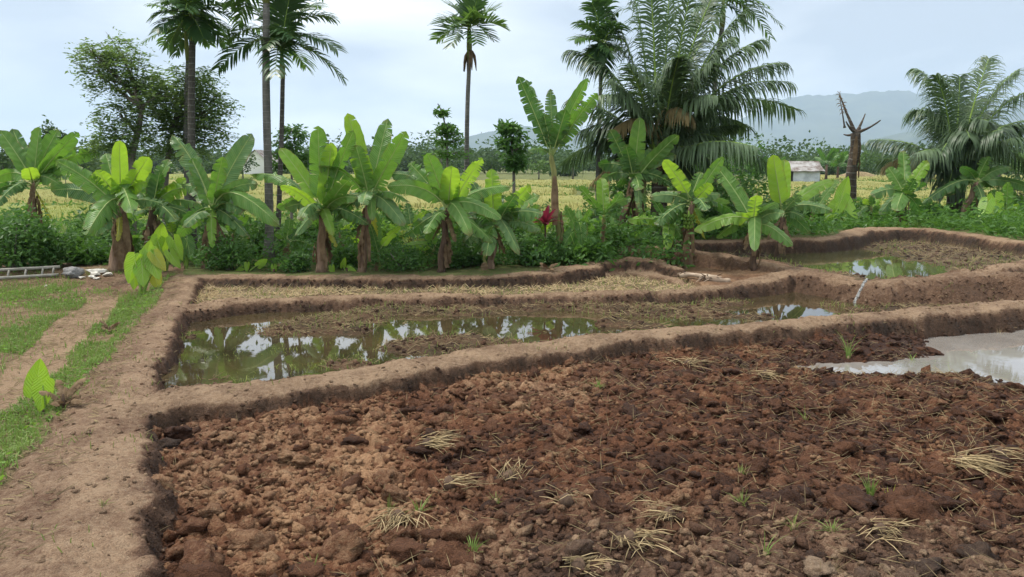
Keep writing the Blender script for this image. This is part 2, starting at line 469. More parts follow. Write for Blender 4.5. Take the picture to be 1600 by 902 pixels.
for nm, pts, s in BUNDS:
    w = np.array([[*gp(x, y, z)[:2], z, hw] for x, y, z, hw in pts])
    BW.append((nm, catmull(w), s))
BD = {n: w for n, w, s in BW}
def sec(n, a, b):
    """stretch of a bund's centre line between two of its pixel points"""
    w = BD[n][a * 6:(b * 6 + 1)]
    return w[:, :2]
POLY = {
 1: np.vstack([sec('AB', 0, 12), [[14, 9], [14, 0.5], [-2.9, 0.5]], sec('L', 0, 4)]),
 2: np.vstack([sec('L', 4, 7), sec('C', 0, 9), sec('D3', 5, 7), sec('E2', 0, 4), sec('AB', 1, 12)[::-1]]),
 3: np.vstack([sec('L', 7, 8), sec('D', 0, 6), sec('D2', 0, 3), sec('C', 0, 6)[::-1]]),
 5: np.vstack([sec('D2', 0, 3), sec('C', 6, 9), sec('D3', 0, 5)[::-1]]),
 4: np.vstack([sec('D3', 1, 7), sec('E2', 0, 3), sec('E3', 0, 3), sec('Efar', 0, 9)[::-1]]),
 8: np.vstack([sec('E2', 2, 4), [[16, 12.5], [16, 13.5]], sec('E3', 0, 3)[::-1]]),
 6: np.vstack([sec('L', 0, 8), [[-6.2, 14.4], [-40, 15.5], [-40, 0.5]]]),
}
PATH = np.array([gp(x, y, .12)[:2] for x, y in ((185,468),(140,468),(95,500),(50,545),(0,590),(-150,700),(-150,860),(0,665),(60,610),(110,560),(150,515),(175,490))])
def inside(poly, x, y):
    r = np.zeros(x.shape, bool); n = len(poly)
    for i in range(n):
        x1, y1 = poly[i]; x2, y2 = poly[(i + 1) % n]
        if y1 == y2: continue
        c = ((y1 > y) != (y2 > y)) & (x < (x2 - x1) * (y - y1) / (y2 - y1) + x1)
        r ^= c
    return r
def blob(x, y, px, py, rx, ry, z):
    c = gp(px, py, z); D = c[1]
    sx = rx * D / FPX; sy = ry * D * D / (CAMH * FPX)
    return np.exp(-((x - c[0]) / sx) ** 2 - ((y - c[1]) / sy) ** 2)
WB, WA, WE, WG = 0.085, -0.03, 0.335, 0.17
def terrain(x, y, fine=True):
    x = np.asarray(x, float); y = np.asarray(y, float)
    D = np.hypot(x, y)
    reg = np.zeros(x.shape, int)
    back = 0.34 * (1 - sstep((y - 15) / 16))
    back = np.where(x > 3, 0.34 + 0.30 * sstep((x - 2) / 3), 0.34) * (1 - sstep((y - 17) / 16))
    back = np.where(y < 12.6, .03 + (back - .03) * sstep((y - 11.9) / .7), back)
    z = back + 0.05 * fbm(x * .5, y * .5, 3, 3)
    moist = 0.45 + 0.2 * fbm(x * .6, y * .6, 3, 8); hue = np.full(x.shape, .45); grassy = np.full(x.shape, 1.0)
    far = sstep((D - 60) / 200)
    z = z * (1 - far)
    for k, p in POLY.items():
        reg[inside(p, x, y)] = k
    lv = np.where
    # --- A: ploughed field
    m = reg == 1
    if m.any():
        X, Y = x[m], y[m]
        g = 0.045 + 0.05 * fbm(X * .8, Y * .8, 3, 21)
        g = g + .10 * blob(X, Y, 1330, 522, 170, 20, 0) + .06 * blob(X, Y, 1010, 548, 80, 12, 0)
        hole = 1.35 * blob(X, Y, 1570, 552, 130, 56, 0) + .9 * blob(X, Y, 1610, 508, 90, 12, 0) + 1.15 * blob(X, Y, 1325, 574, 78, 13, 0) + .95 * blob(X, Y, 1430, 568, 75, 13, 0) + .8 * blob(X, Y, 1690, 560, 160, 50, 0)
        hole = np.clip(hole, 0, 1.2)
        rough = np.clip(1 - .75 * hole, .12, 1)
        near = sstep((5.2 - Y) / 1.6) * sstep((X + .9) / 1.2)
        g = g + near * 0.05 * fbm(X * 1.7, Y * 1.7, 3, 5)
        if fine:
            d1, v1 = worley(X * 5.2 + .25 * fbm(X * 6, Y * 6, 2, 2), Y * 5.2, 31)
            d2, v2 = worley(X * 12.5, Y * 12.5, 37)
            d3, v3 = worley(X * 28, Y * 28, 41)
            g = g + rough * ((v1 - .35) * .085 * np.clip(1 - d1 * 1.25, 0, 1) ** .6 + (v2 - .3) * .05 * np.clip(1 - d2 * 1.2, 0, 1) ** .6 + .014 * (1 - d3) * v3)
            g = g + near * .07 * np.clip(.75 - worley(X * 3.1, Y * 3.1, 71)[0], 0, 1)
        g = g - .145 * hole
        z[m] = g
        dryp = blob(X, Y, 440, 730, 230, 110, 0) + .9 * blob(X, Y, 560, 850, 200, 60, 0) + .8 * blob(X, Y, 830, 610, 130, 45, 0) + .6 * blob(X, Y, 1010, 555, 90, 18, 0)
        mo = .77 - .50 * np.clip(dryp, 0, 1) + .24 * fbm(X * 2.2, Y * 2.2, 3, 55)
        mo = mo + .35 * blob(X, Y, 1350, 530, 190, 45, 0) - .18 * near + .3 * hole
        if fine: mo = mo - .25 * (v1 - .5) - .3 * (v2 - .5) - .1 * (v3 - .5)
        moist[m] = mo; hue[m] = np.clip(.95 - .45 * near + .2 * fbm(X, Y, 2, 58), 0, 1); grassy[m] = 0
    # --- B: flooded field
    m = reg == 2
    if m.any():
        X, Y = x[m], y[m]
        mud = sum(a * blob(X, Y, px, py, rx, ry, WB) for px, py, rx, ry, a in (
            (470,517,60,11,1.15),(535,502,85,10,1.15),(560,520,50,7,1.0),(600,488,80,7,1.0),(640,545,90,15,1.15),(560,570,55,10,1.0),(735,535,80,9,1.0),(690,490,80,6,.9),(800,480,110,5,.95),
            (930,483,110,6,.9),(1040,490,90,10,1.0),(1110,475,80,6,.8),(960,508,60,6,.85),(1300,478,50,4,.5),(300,527,30,4,.62),(330,592,45,5,.7),(1190,496,60,3,.5),(860,470,200,3,.8),(1330,486,80,6,.9)))
        mud = mud + .6 * fbm(X * 1.5, Y * 2.2, 3, 161) - 1.15 * blob(X, Y, 730, 508, 65, 8, WB) - 1.3 * blob(X, Y, 850, 502, 65, 9, WB) - 1.7 * blob(X, Y, 1215, 484, 58, 7, WB) - .9 * blob(X, Y, 600, 518, 25, 12, WB) - .5 * blob(X, Y, 1130, 466, 110, 3, WB) - .6 * blob(X, Y, 940, 496, 60, 3, WB)
        side = .24 * sstep((X + 1.6) / 1.2)
        mud = np.clip(mud + side, -.2, 1.25)
        g = WB - .075 + .10 * mud + .03 * fbm(X * 3, Y * 3, 3, 61) * (.4 + mud)
        if fine:
            d1, v1 = worley(X * 8, Y * 8, 63); d2, v2 = worley(X * 19, Y * 19, 67)
            g = g + np.clip(mud, 0, 1) * (.055 * (v1 - .45) * np.clip(1 - d1 * 1.2, 0, 1) ** .6 + .022 * (v2 - .3) * (1 - d2))
        z[m] = g
        moist[m] = .80 + .2 * fbm(X * 3, Y * 3, 2, 60) - .1 * np.clip(mud, 0, 1); hue[m] = .55; grassy[m] = .12 * np.clip(mud, 0, 1)
        # bare drained slope on the right
        r = sstep((X - 4.9) / .5) * sstep((Y - 9.6) / .5)
        z[m] += .06 * r
    # --- strip behind bund C
    m = reg == 3
    if m.any():
        X, Y = x[m], y[m]
        z[m] = .16 + .05 * sstep((X - .8) / 1.5) + .035 * fbm(X * 4, Y * 4, 4, 80)
        moist[m] = .28 + .35 * fbm(X * 1.6, Y * 3, 3, 82); hue[m] = .35; grassy[m] = .25
    m = reg == 5
    if m.any():
        X, Y = x[m], y[m]
        z[m] = .30 + .02 * fbm(X * 5, Y * 5, 4, 84) - .14 * (1 - sstep((X - 1.6) / .9))
        moist[m] = .32 + .2 * fbm(X * 4, Y * 4, 3, 86); hue[m] = .75; grassy[m] = .05
    # --- E: upper flooded terrace
    m = reg == 4
    if m.any():
        X, Y = x[m], y[m]
        mud = .75 - 1.35 * blob(X, Y, 1290, 400, 75, 26, WE) - 1.15 * blob(X, Y, 1375, 416, 70, 9, WE) - .9 * blob(X, Y, 1430, 428, 40, 4, WE) - .6 * blob(X, Y, 1250, 385, 60, 9, WE)
        g = WE - .075 + .14 * np.clip(mud, -.2, 1) + .035 * fbm(X * 2.5, Y * 2.5, 4, 90)
        if fine:
            d1, v1 = worley(X * 6, Y * 6, 93)
            g = g + np.clip(mud, 0, 1) * .07 * (v1 - .4) * np.clip(1 - d1 * 1.2, 0, 1) ** .6
        z[m] = g
        moist[m] = .6 + .35 * fbm(X * 3, Y * 3, 3, 91); hue[m] = .25; grassy[m] = .2
    m = reg == 8
    if m.any():
        X, Y = x[m], y[m]
        z[m] = .42 + .05 * fbm(X * 3, Y * 3, 4, 194); moist[m] = .5 + .3 * fbm(X * 3, Y * 3, 3, 195); hue[m] = .4; grassy[m] = .2
    # --- left verge with its dirt path
    m = reg == 6
    if m.any():
        X, Y = x[m], y[m]
        wx = X + .12 * fbm(X * 1.7, Y * 1.7, 3, 97)
        pth = inside(PATH, wx, Y)
        z[m] = .13 + .21 * sstep((Y - 11) / 3.2) + .03 * fbm(X * 1.5, Y * 1.5, 3, 95) + .008 * fbm(X * 12, Y * 12, 2, 96)
        q = reg[m]; q[pth] = 7; reg[m] = q
        bare = sstep((Y - 11.9) / .7)
        moist[m] = np.where(pth, .10, .28) + .15 * fbm(X * 2, Y * 2, 3, 98)
        dry = sstep((fbm(X * .9 + 3, Y * .9, 3, 99) - .05) / .3)
        grassy[m] = np.where(pth, .04, np.clip(.9 - .75 * dry - .75 * bare, 0, 1)); hue[m] = .45
    # --- bunds
    wob = .10 * fbm(x * 1.5, y * 1.5, 3, 110) + (.05 * fbm(x * 6, y * 6, 3, 112) if fine else 0)
    bidx = np.full(x.shape, -1)
    sel = (D < 30) & (y > 1)
    if sel.any():
        X, Y, Wb = x[sel], y[sel], wob[sel]
        Z = z[sel].copy(); RG = reg[sel].copy(); MO = moist[sel].copy(); HU = hue[sel].copy(); GR = grassy[sel].copy(); BI = bidx[sel].copy()
        for bi, (nm, w, s) in enumerate(BW):
            bd = np.full(X.shape, 1e9); bt = np.zeros(X.shape); bh = np.zeros(X.shape)
            lo = w[:, :2].min(0) - 1.6; hi = w[:, :2].max(0) + 1.6
            q = (X > lo[0]) & (X < hi[0]) & (Y > lo[1]) & (Y < hi[1])
            xs, ys = X[q], Y[q]
            b1 = np.full(xs.shape, 1e9); t1 = np.zeros(xs.shape); h1 = np.zeros(xs.shape)
            for i in range(len(w) - 1):
                a, b = w[i], w[i + 1]; ab = b[:2] - a[:2]; L2 = ab @ ab + 1e-9
                t = np.clip(((xs - a[0]) * ab[0] + (ys - a[1]) * ab[1]) / L2, 0, 1)
                dd = np.hypot(xs - a[0] - t * ab[0], ys - a[1] - t * ab[1])
                k = dd < b1
                b1 = np.where(k, dd, b1); t1 = np.where(k, a[2] + t * (b[2] - a[2]), t1); h1 = np.where(k, a[3] + t * (b[3] - a[3]), h1)
            bd[q] = b1; bt[q] = t1; bh[q] = h1
            if nm == 'L': bd = bd * np.where(X < -3.2, 1.0, 1.0)
            o = bd + Wb - bh
            top = bt + .035 * fbm(X * 2.2, Y * 2.2, 3, 120) - .035 * np.clip((bd + Wb) / np.maximum(bh, .05), 0, 1) ** 2
            if fine:
                crack = np.clip(1 - worley(X * 6, Y * 6, 131)[0] * 1.3, 0, 1)
                top = top + .014 * fbm(X * 8, Y * 8, 4, 124) - .026 * np.clip(worley(X * 4.5 + .3 * fbm(X * 5, Y * 5, 2, 133), Y * 4.5, 131)[0] - .45, 0, 1)
                lump = (.07 * fbm(X * 7, Y * 7, 3, 126) + .05 * fbm(X * 20, Y * 20, 3, 127)) * sstep(o / .05) * (1 - sstep((o - s) / .15))
            else: lump = 0
            wid = s * (1 + .35 * fbm(X * 2.1, Y * 2.1, 2, 128))
            if nm == 'L': wid = np.where((X < np.interp(Y, w[:, 1], w[:, 0])), wid * 3.2, wid)
            zr = top - .62 * sstep(np.clip(o / (wid * 2.6), 0, 1)) + lump
            zr = np.where(o > wid * 2.6, -9, zr)
            k = zr > Z
            strong = zr > Z + .012
            Z = np.where(k, zr, Z)
            drop = sstep(np.clip(o / wid, -.6, 1.3) * 1.1 + .30 + .2 * fbm(X * 5, Y * 5, 2, 129))
            bm = .17 + .62 * drop + .26 * fbm(X * 4, Y * 4, 3, 130)
            if nm in ('D', 'D2', 'Efar'): bm = bm + .22 * sstep(o / .03)
            if nm == 'E2': bm = .30 + .22 * drop + .2 * fbm(X * 2, Y * 2, 3, 130)
            if nm == 'D3': bm = .25 + .35 * drop + .2 * fbm(X * 2, Y * 2, 3, 130)
            if nm == 'L':
                left = X < np.interp(Y, w[:, 1], w[:, 0])
                bm = np.where(left, .26 + .1 * fbm(X * 4, Y * 4, 3, 130), bm)
                gl = left * sstep((o + .02) / .14 + .5 * fbm(X * 3, Y * 3, 2, 141)) * .8
                GR = np.where(k, gl, GR)
            else:
                GR = np.where(k, .03, GR)
            MO = np.where(k, bm, MO); HU = np.where(k, .42 if nm in ('AB', 'L') else .45, HU)
            BI = np.where(strong, bi, BI); 
        z[sel] = Z; moist[sel] = MO; hue[sel] = HU; grassy[sel] = GR; bidx[sel] = BI
        # the notch where water spills from the terrace, and the gap in bund C
    ctr = gp(1352, 446, .4); z = z - .14 * np.exp(-((x - ctr[0]) / .13) ** 2 - ((y - ctr[1]) / .55) ** 2) * (D < 30)
    return z, reg, bidx, np.clip(moist, 0, 1), hue, grassy
def hz(x, y):
    r = min(max(math.hypot(x, y), rad[0]), rad[-1] * .99); t = math.atan2(x, y)
    i = min(max(int(np.searchsorted(rad, r)) - 1, 0), nR - 2); j = int(np.searchsorted(az, t)) - 1
    j2 = (j + 1) % nA; f = (r - rad[i]) / (rad[i + 1] - rad[i])
    g = min(1., max(0., (t - az[j]) / max(1e-9, (az[j2] - az[j])))) if j2 else 0.
    return float((gz2[i, j] * (1 - f) + gz2[i + 1, j] * f) * (1 - g) + (gz2[i, j2] * (1 - f) + gz2[i + 1, j2] * f) * g)
def onground(px, py, z0=.1):
    """ground point seen at a pixel"""
    z = z0
    for _ in range(6):
        p = gp(px, py, z); z = .5 * z + .5 * hz(p[0], p[1])
    return np.array((p[0], p[1], hz(p[0], p[1])))
def atdepth(px, D):
    """ground point under pixel column px at depth D"""
    x = (px - CX) / FPX * D / CP
    for _ in range(3):
        z = hz(x, D)
        zc_ = D * CP - (z - CAMH) * SP      # camera-space depth
        x = (px - CX) / FPX * zc_
    return np.array((x, D, hz(x, D)))

az = np.concatenate([np.linspace(-180, -48, 23)[:-1], np.linspace(-48, 48, 861), np.linspace(48, 180, 23)[1:-1]])
az = np.radians(az)
rad = np.concatenate([[.25, .8, 1.4, 1.8], np.geomspace(2.2, 27, 640), np.geomspace(28, 9000, 60)])
AZ, RD = np.meshgrid(az, rad)
GX = RD * np.sin(AZ); GY = RD * np.cos(AZ)
gz, greg, gb, gmo, ghu, ggr = terrain(GX.ravel(), GY.ravel())
nA, nR = len(az), len(rad)
gz2 = gz.reshape(nR, nA)
ii, jj = np.meshgrid(np.arange(nR - 1), np.arange(nA), indexing='ij')
jn = (jj + 1) % nA
Fq = np.stack([ii * nA + jj, ii * nA + jn, (ii + 1) * nA + jn, (ii + 1) * nA + jj], -1).reshape(-1, 4)
Vg = np.stack([GX.ravel(), GY.ravel(), gz], -1)
code = np.where(gb >= 0, 100 + gb, greg)
fc = code[Fq[:, 0]]
BN = {'L': 'broad left earth bund with a trodden dry top', 'AB': 'long earth bund between ploughed field and middle pond', 'C': 'thin muddy bund behind the middle pond', 'D': 'dark wet bund at the foot of the banana row'}
names = {0: 'ground', 1: 'ploughed_field', 2: 'flooded_field', 3: 'stubble_strip', 4: 'upper_flooded_terrace', 5: 'terrace_plot', 6: 'grass_verge', 7: 'dirt_path', 8: 'right_terrace'}
STR = {}
for c in np.unique(fc):
    F = Fq[fc == c]
    u, inv = np.unique(F, return_inverse=True)
    nm = names.get(int(c), 'earth_bund')
    o = add(nm, Vg[u], inv.reshape(-1, 4), M['soil'], None, True, {'moist': gmo[u], 'hue': ghu[u], 'grassy': ggr[u]})
    tag(o, kind='structure')
    STR[int(c)] = o
    if int(c) >= 100 and BW[int(c) - 100][0] in BN: o['label'] = BN[BW[int(c) - 100][0]]
del GX, GY, AZ, RD

# ------------------------------------------------------------------ water
def sheet(name, poly, z, mat, label):
    o = add(name, [(p[0], p[1], z) for p in poly], [tuple(range(len(poly)))], mat, None, False)
    return tag(o, label=label, kind='structure')
sheet('pond_water', POLY[2], WB, M['water'], 'olive still water of the middle pond reflecting the palms')
sheet('terrace_water', POLY[4], WE, M['water_far'], 'shallow greenish water on the upper right terrace')
pw = [gp(x, y, WA)[:2] for x, y in ((1230, 600), (1250, 545), (1400, 505), (1520, 498), (1760, 480), (1900, 600), (1760, 640), (1500, 620))]
sheet('puddle_water', pw, WA, M['water_mud'], 'milky brown puddle at the right edge of the ploughed field')

# the trickle that spills from the upper terrace
mt = NT('falling_water'); pt = mt.geo()
M['trickle'] = mt.bsdf(mt.mix(mt.mapr(mt.noise(30, 3, .6, pt), .4, .6), (.08, .075, .06), (.30, .30, .29)), .12, mt.bump(mt.noise(40, 2, .5, pt), .6, .02), .6)
b = MB()
p0 = gp(1354, 442, .32); p1 = gp(1344, 456, .24); p2 = gp(1330, 467, .16); p3 = gp(1322, 474, WB + .006)
rows = []
for i, (p, w) in enumerate(((p0, .025), (.5 * (p0 + p1), .025), (p1, .03), (.5 * (p1 + p2), .035), (p2, .05), (p3, .09))):
    g_ = hz(p[0], p[1])
    zz = g_ + .008
    rows.append([(p[0] + w * t, p[1], zz + .012 * (1 - t * t) + .004 * random.random()) for t in (-1, -.6, -.2, .2, .6, 1)])
b.grid(rows)
tag(b.build('trickle_water', M['trickle']), 'thin trickle spilling from the upper terrace into the pond', None, None, 'structure')

# ------------------------------------------------------------------ clods
from mathutils import noise as mnoise
import bmesh
def clod_mesh(seed, sub):
    rs = random.Random(seed)
    bm = bmesh.new()
    if sub == 0:
        for i in range(15):
            v = Vector((rs.gauss(0, 1), rs.gauss(0, 1), rs.gauss(0, 1))).normalized()
            r = .75 + .35 * rs.random()
            bm.verts.new((v.x * r * 1.15, v.y * r * .95, v.z * r * .72))
        r_ = bmesh.ops.convex_hull(bm, input=bm.verts)
        bmesh.ops.delete(bm, geom=[v for v in bm.verts if not v.link_faces], context='VERTS')
        bmesh.ops.triangulate(bm, faces=bm.faces)
    else:
        bmesh.ops.create_icosphere(bm, subdivisions=sub, radius=1)
        off = Vector((rs.random() * 50, rs.random() * 50, rs.random() * 50))
        planes = [(Vector((rs.gauss(0, 1), rs.gauss(0, 1), rs.gauss(0, .8))).normalized(), .45 + .4 * rs.random()) for _ in range(8)]
        sx_ = rs.uniform(1.0, 1.6); jt_ = (.0, .11, .05, .025)[sub]
        for v in bm.verts:
            n = v.co.normalized()
            r = 1.1
            for pn, pr in planes:
                dt = n.dot(pn)
                if dt > .05: r = min(r, pr / dt)
            r *= 1 + .42 * mnoise.noise(n * 1.7 + off) + .40 * mnoise.noise(n * 3.7 + off) + (.24 * mnoise.noise(n * 9 + off) if sub > 1 else 0)
            v.co = Vector((n.x * r * sx_, n.y * r, n.z * r * .62)) + Vector((rs.gauss(0, 1), rs.gauss(0, 1), rs.gauss(0, 1))) * jt_
    V = np.array([v.co[:] for v in bm.verts]); bm.verts.index_update()
    F = np.array([[v.index for v in f.verts] for f in bm.faces])
    bm.free()
    return V, F
def rotm(n, flat=.7):
    a = rng.random(n) * 2 * np.pi; t = (rng.random(n) - .5) * flat * 2; r = (rng.random(n) - .5) * flat * 2
    ca, sa, ct, st, cr_, sr_ = np.cos(a), np.sin(a), np.cos(t), np.sin(t), np.cos(r), np.sin(r)
    Z = np.zeros(n); O = np.ones(n)
    Rz = np.stack([ca, -sa, Z, sa, ca, Z, Z, Z, O], -1).reshape(n, 3, 3)
    Rx = np.stack([O, Z, Z, Z, ct, -st, Z, st, ct], -1).reshape(n, 3, 3)
    Ry = np.stack([cr_, Z, sr_, Z, O, Z, -sr_, Z, cr_], -1).reshape(n, 3, 3)
    return Rz @ Rx @ Ry
protos0 = [clod_mesh(i, 0) for i in range(10)]
protos1 = [clod_mesh(40 + i, 1) for i in range(12)]
protos = protos0
def scatter_clods(name, P, S, mo, hu, parent, mat, smooth=True, protos=protos0):
    n = len(P); Rm = rotm(n); pick = rng.integers(0, len(protos), n)
    Vs, Fs, A, B = [], [], [], []; base = 0
    for k, (pv, pf) in enumerate(protos):
        q = np.where(pick == k)[0]
        if len(q) == 0: continue
        W = np.einsum('nij,vj->nvi', Rm[q], pv) * S[q][:, None, None] + P[q][:, None, :]
        Vs.append(W.reshape(-1, 3))
        Fs.append((pf[None] + (np.arange(len(q)) * len(pv))[:, None, None] + base).reshape(-1, 3))
        A.append(np.repeat(mo[q], len(pv))); B.append(np.repeat(hu[q], len(pv)))
        base += len(q) * len(pv)
    A = np.concatenate(A); B = np.concatenate(B)
    o = add(name, np.vstack(Vs), np.vstack(Fs), mat, parent, smooth, {'moist': A, 'hue': B, 'grassy': A * 0})
    return o
def sample_field(n, reg, box, dens):
    x = rng.uniform(box[0], box[1], n); y = rng.uniform(box[2], box[3], n)
    keep = (np.abs(x) < y * .78 + .8) & (rng.random(n) < dens(x, y))
    x, y = x[keep], y[keep]
    z, rg, bi, mo, hu, gr = terrain(x, y)
    k = (rg == reg) & (bi < 0)
    return np.stack([x[k], y[k], z[k]], -1), mo[k], hu[k]
PF = STR[1]
P, mo, hu = sample_field(52000, 1, (-3.4, 9, 2.4, 12), lambda x, y: np.clip(4.2 / y, 0, 1) ** 1.3)
wetp = P[:, 2] > WA - .005
P, mo, hu = P[wetp], mo[wetp], hu[wetp]
S = .010 + .022 * rng.random(len(P)) ** 2.2
P[:, 2] += S * .25
o = scatter_clods('soil_crumbs', P, S, np.clip(mo - .14 + .7 * (rng.random(len(P)) - .5), 0, 1), hu, PF, M['clod'])
tag(o, kind='stuff')
P, mo, hu = sample_field(14000, 1, (-3.4, 9, 2.4, 12), lambda x, y: np.clip(5.5 / y, 0, 1))
wetp = P[:, 2] > WA - .01
P, mo, hu = P[wetp], mo[wetp], hu[wetp]
S = .024 + .042 * rng.random(len(P)) ** 2.2
P[:, 2] -= S * .05
o = scatter_clods('soil_lumps', P, S, np.clip(mo + .0 + .65 * (rng.random(len(P)) - .5), 0, 1), np.clip(hu + .2 * (rng.random(len(P)) - .5), 0, 1), PF, M['clod'], True, protos1)
tag(o, kind='stuff')
# 300 large clods, each its own object
big = []
for i in range(14):
    V, F = clod_mesh(100 + i, 3)
    big.append((V, F))
P, mo, hu = sample_field(4200, 1, (-3.4, 7.5, 2.6, 9.5), lambda x, y: np.clip(5.5 / y, 0, 1))
k = P[:, 2] > WA
P, mo, hu = P[k][:300], mo[k][:300], hu[k][:300]
meshes = {}
for i, p in enumerate(P):
    s = .05 + .05 * random.random() ** 1.8
    if p[1] < 4.6: s *= 1.25
    mlev = int(np.clip((mo[i] + .5 * (random.random() - .5)) * 4, 0, 3)); hlev = 0 if hu[i] < .6 else 1
    vi = random.randrange(14); key = (vi, mlev, hlev)
    if key not in meshes:
        V, F = big[vi]; n = len(V)
        ob = add('soil_clod', V, F, M['clod'], None, True, {'moist': np.full(n, .2 + .22 * mlev), 'hue': np.full(n, .25 + .6 * hlev), 'grassy': np.zeros(n)})
        meshes[key] = ob.data
    else:
        ob = bpy.data.objects.new('soil_clod', meshes[key]); col.objects.link(ob)
    ob.parent = PF
    ob.location = (p[0], p[1], p[2] + s * .18)
    ob.scale = (s, s, s * (.8 + .3 * random.random()))
    ob.rotation_euler = (random.uniform(-.4, .4), random.uniform(-.4, .4), random.uniform(0, 6.28))
# crumbs and lumps stuck to the bund flanks
x = rng.uniform(-4.6, 9, 90000); y = rng.uniform(3, 13.2, 90000)
k = (np.abs(x) < y * .76 + .5); x, y = x[k], y[k]
z, rg, bi, mo, hu, gr = terrain(x, y)
for q in range(len(BW)):
    k = (bi == q) & (rng.random(len(x)) < np.clip((mo - .25) * 1.5, .10, .8)) & (gr < .3)
    if k.sum() < 30: continue
    S = .008 + .020 * rng.random(k.sum()) ** 2.5
    tag(scatter_clods('soil_crumbs', np.stack([x[k], y[k], z[k]], -1), S, np.clip(mo[k] - .08 + .4 * (rng.random(k.sum()) - .5), 0, 1), hu[k], STR[100 + q], M['clod']), kind='stuff')
# lumps of mud in the ponds
P, mo, hu = sample_field(16000, 2, (-4.5, 8, 5, 12.5), lambda x, y: np.clip(6 / y, 0, 1))
k = P[:, 2] > WB + .004
P, mo, hu = P[k], mo[k], hu[k]
S = .014 + .035 * rng.random(len(P)) ** 2
tag(scatter_clods('mud_lumps', P, S, np.clip(mo + .3 * (rng.random(len(P)) - .5), 0, 1), hu, STR[2], M['clod']), kind='stuff')
P, mo, hu = sample_field(6000, 4, (2, 14, 11, 18), lambda x, y: np.ones(x.shape))
k = P[:, 2] > WE + .004
P, mo, hu = P[k], mo[k], hu[k]
S = .02 + .045 * rng.random(len(P)) ** 2
tag(scatter_clods('mud_lumps', P, S, np.clip(mo + .4 * (rng.random(len(P)) - .5), 0, 1), hu, STR[4], M['clod']), kind='stuff')

# ================================================================== PLANTS
Z3 = np.array((0., 0, 1))
def unit(v):
    return v / (np.linalg.norm(v) + 1e-9)
def bez(P0, C, P3, t):
    return (1 - t) ** 2 * P0 + 2 * t * (1 - t) * C + t * t * P3
def dbez(P0, C, P3, t):
    return unit(2 * (1 - t) * (C - P0) + 2 * t * (P3 - C))
CAMP = np.array((0., 0, CAMH))

def banana_leaf(root, P0, P3, width=.24, arch=.15, mat='leaf_mid', tear=.25, turn=.6, pet=.16, rnd=random, name='leaf', rib=True, fold=None):
    """a banana leaf from the crown P0 to its tip P3: blade in two halves with tears, midrib as its sub-part"""
    P0 = np.asarray(P0, float); P3 = np.asarray(P3, float)
    L = np.linalg.norm(P3 - P0)
    hv = (P3 - P0) * (1, 1, 0)
    C = (P0 + P3) / 2 + Z3 * arch * L - hv * arch * .5
    n = 21
    if fold is None: fold = rnd.uniform(.15, .5) * (1 if arch < .2 else -.5)
    sgn = 1
    b = MB()
    nat = unit(np.cross(hv + np.array((1e-4, 2e-4, 0)), Z3))
    wob = rnd.uniform(0, 6.28)
    for side in (-1, 1):
        rows, uv = [], []
        flap = 0.0
        def row(s, ds, fl):
            t = pet + (1 - pet) * s
            p = bez(P0, C, P3, t); T = dbez(P0, C, P3, t)
            view = unit(p - CAMP)
            sc_ = unit(np.cross(T, view))
            nn = nat if nat @ sc_ >= 0 else -nat
            S = unit((1 - turn) * nn + turn * sc_)
            S = unit(S - T * (S @ T)); N = np.cross(S, T)
            if N[2] < 0: N = -N
            w = width * .92 * min(1, (s / .14)) ** .5 * max(0., 1 - s ** 7) ** .5 * (1 - .12 * s)
            rr, uu = [], []
            for k, u in enumerate((0.0, .3, .65, 1.0)):
                f = fold + fl * u
                q = p + side * S * w * u * math.cos(f * .8) + N * w * u * math.sin(f)
                q = q + T * (u ** 1.5) * (.14 * width * (1 - .4 * s) + ds * u * width)
                q = q + N * .05 * width * math.sin(s * 46 + wob + side) * u * 1.6 + N * .10 * width * math.sin(s * 11 + wob * 2) * u
                q = q - Z3 * w * .22 * u * u * (abs(hv @ hv) ** .5 / (L + 1e-6))
                rr.append(q); uu.append((side * u, s, 0))
            return rr, uu
        for i in range(n + 1):
            s = i / n
            if 0 < i < n and rnd.random() < tear:
                g_ = rnd.uniform(.03, .16)
                r, u = row(s, -g_, flap); rows.append(r); uv.append(u)
                b.grid(rows, uv); rows, uv = [], []
                flap = rnd.uniform(-.8, .3) * min(1, tear * 2.5)
                r, u = row(s, g_ * .6, flap); rows.append(r); uv.append(u)
            else:
                r, u = row(s, 0, flap); rows.append(r); uv.append(u)
        b.grid(rows, uv)
    o = b.build(name, M[mat], root)
    if rib:
        m = MB()
        ts = [0, .08, pet, .3, .45, .6, .75, .88, .97]
        rr = [.032, .026, .02, .015, .012, .0095, .007, .005, .003]
        f = width / .26
        m.tube([bez(P0, C, P3, t) for t in ts], [max(.003, r * min(1.2, f)) for r in rr], 6)
        m.build('midrib', M['midrib'] if mat != 'dead' else M['dead'], o)
    return o
def hanging_dead(root, P0, L, ang, rnd, r=.08):
    """a shrivelled leaf hanging along the stem"""
    b = MB(); d = np.array((math.cos(ang), math.sin(ang), 0)); s_ = np.array((-d[1], d[0], 0))
    rows = []; n = 9; w0 = rnd.uniform(.018, .05)
    for i in range(n + 1):
        t = i / n
        c = P0 + d * (r + .012 + r * .5 * math.sin(t * 2.2) + .02 * rnd.random()) - Z3 * L * t
        w = w0 * (.35 + .9 * math.sin(min(1, t * 1.15) * 2.6)) + .01
        rows.append([c + s_ * w * u + d * .02 * abs(u) * rnd.uniform(-.4, 1.0) + d * .014 * math.sin(i * 1.9 + u * 3) for u in (-1, -.4, .2, 1)])
    b.grid(rows)
    return b.build('dead_leaf', M['dead'], root)

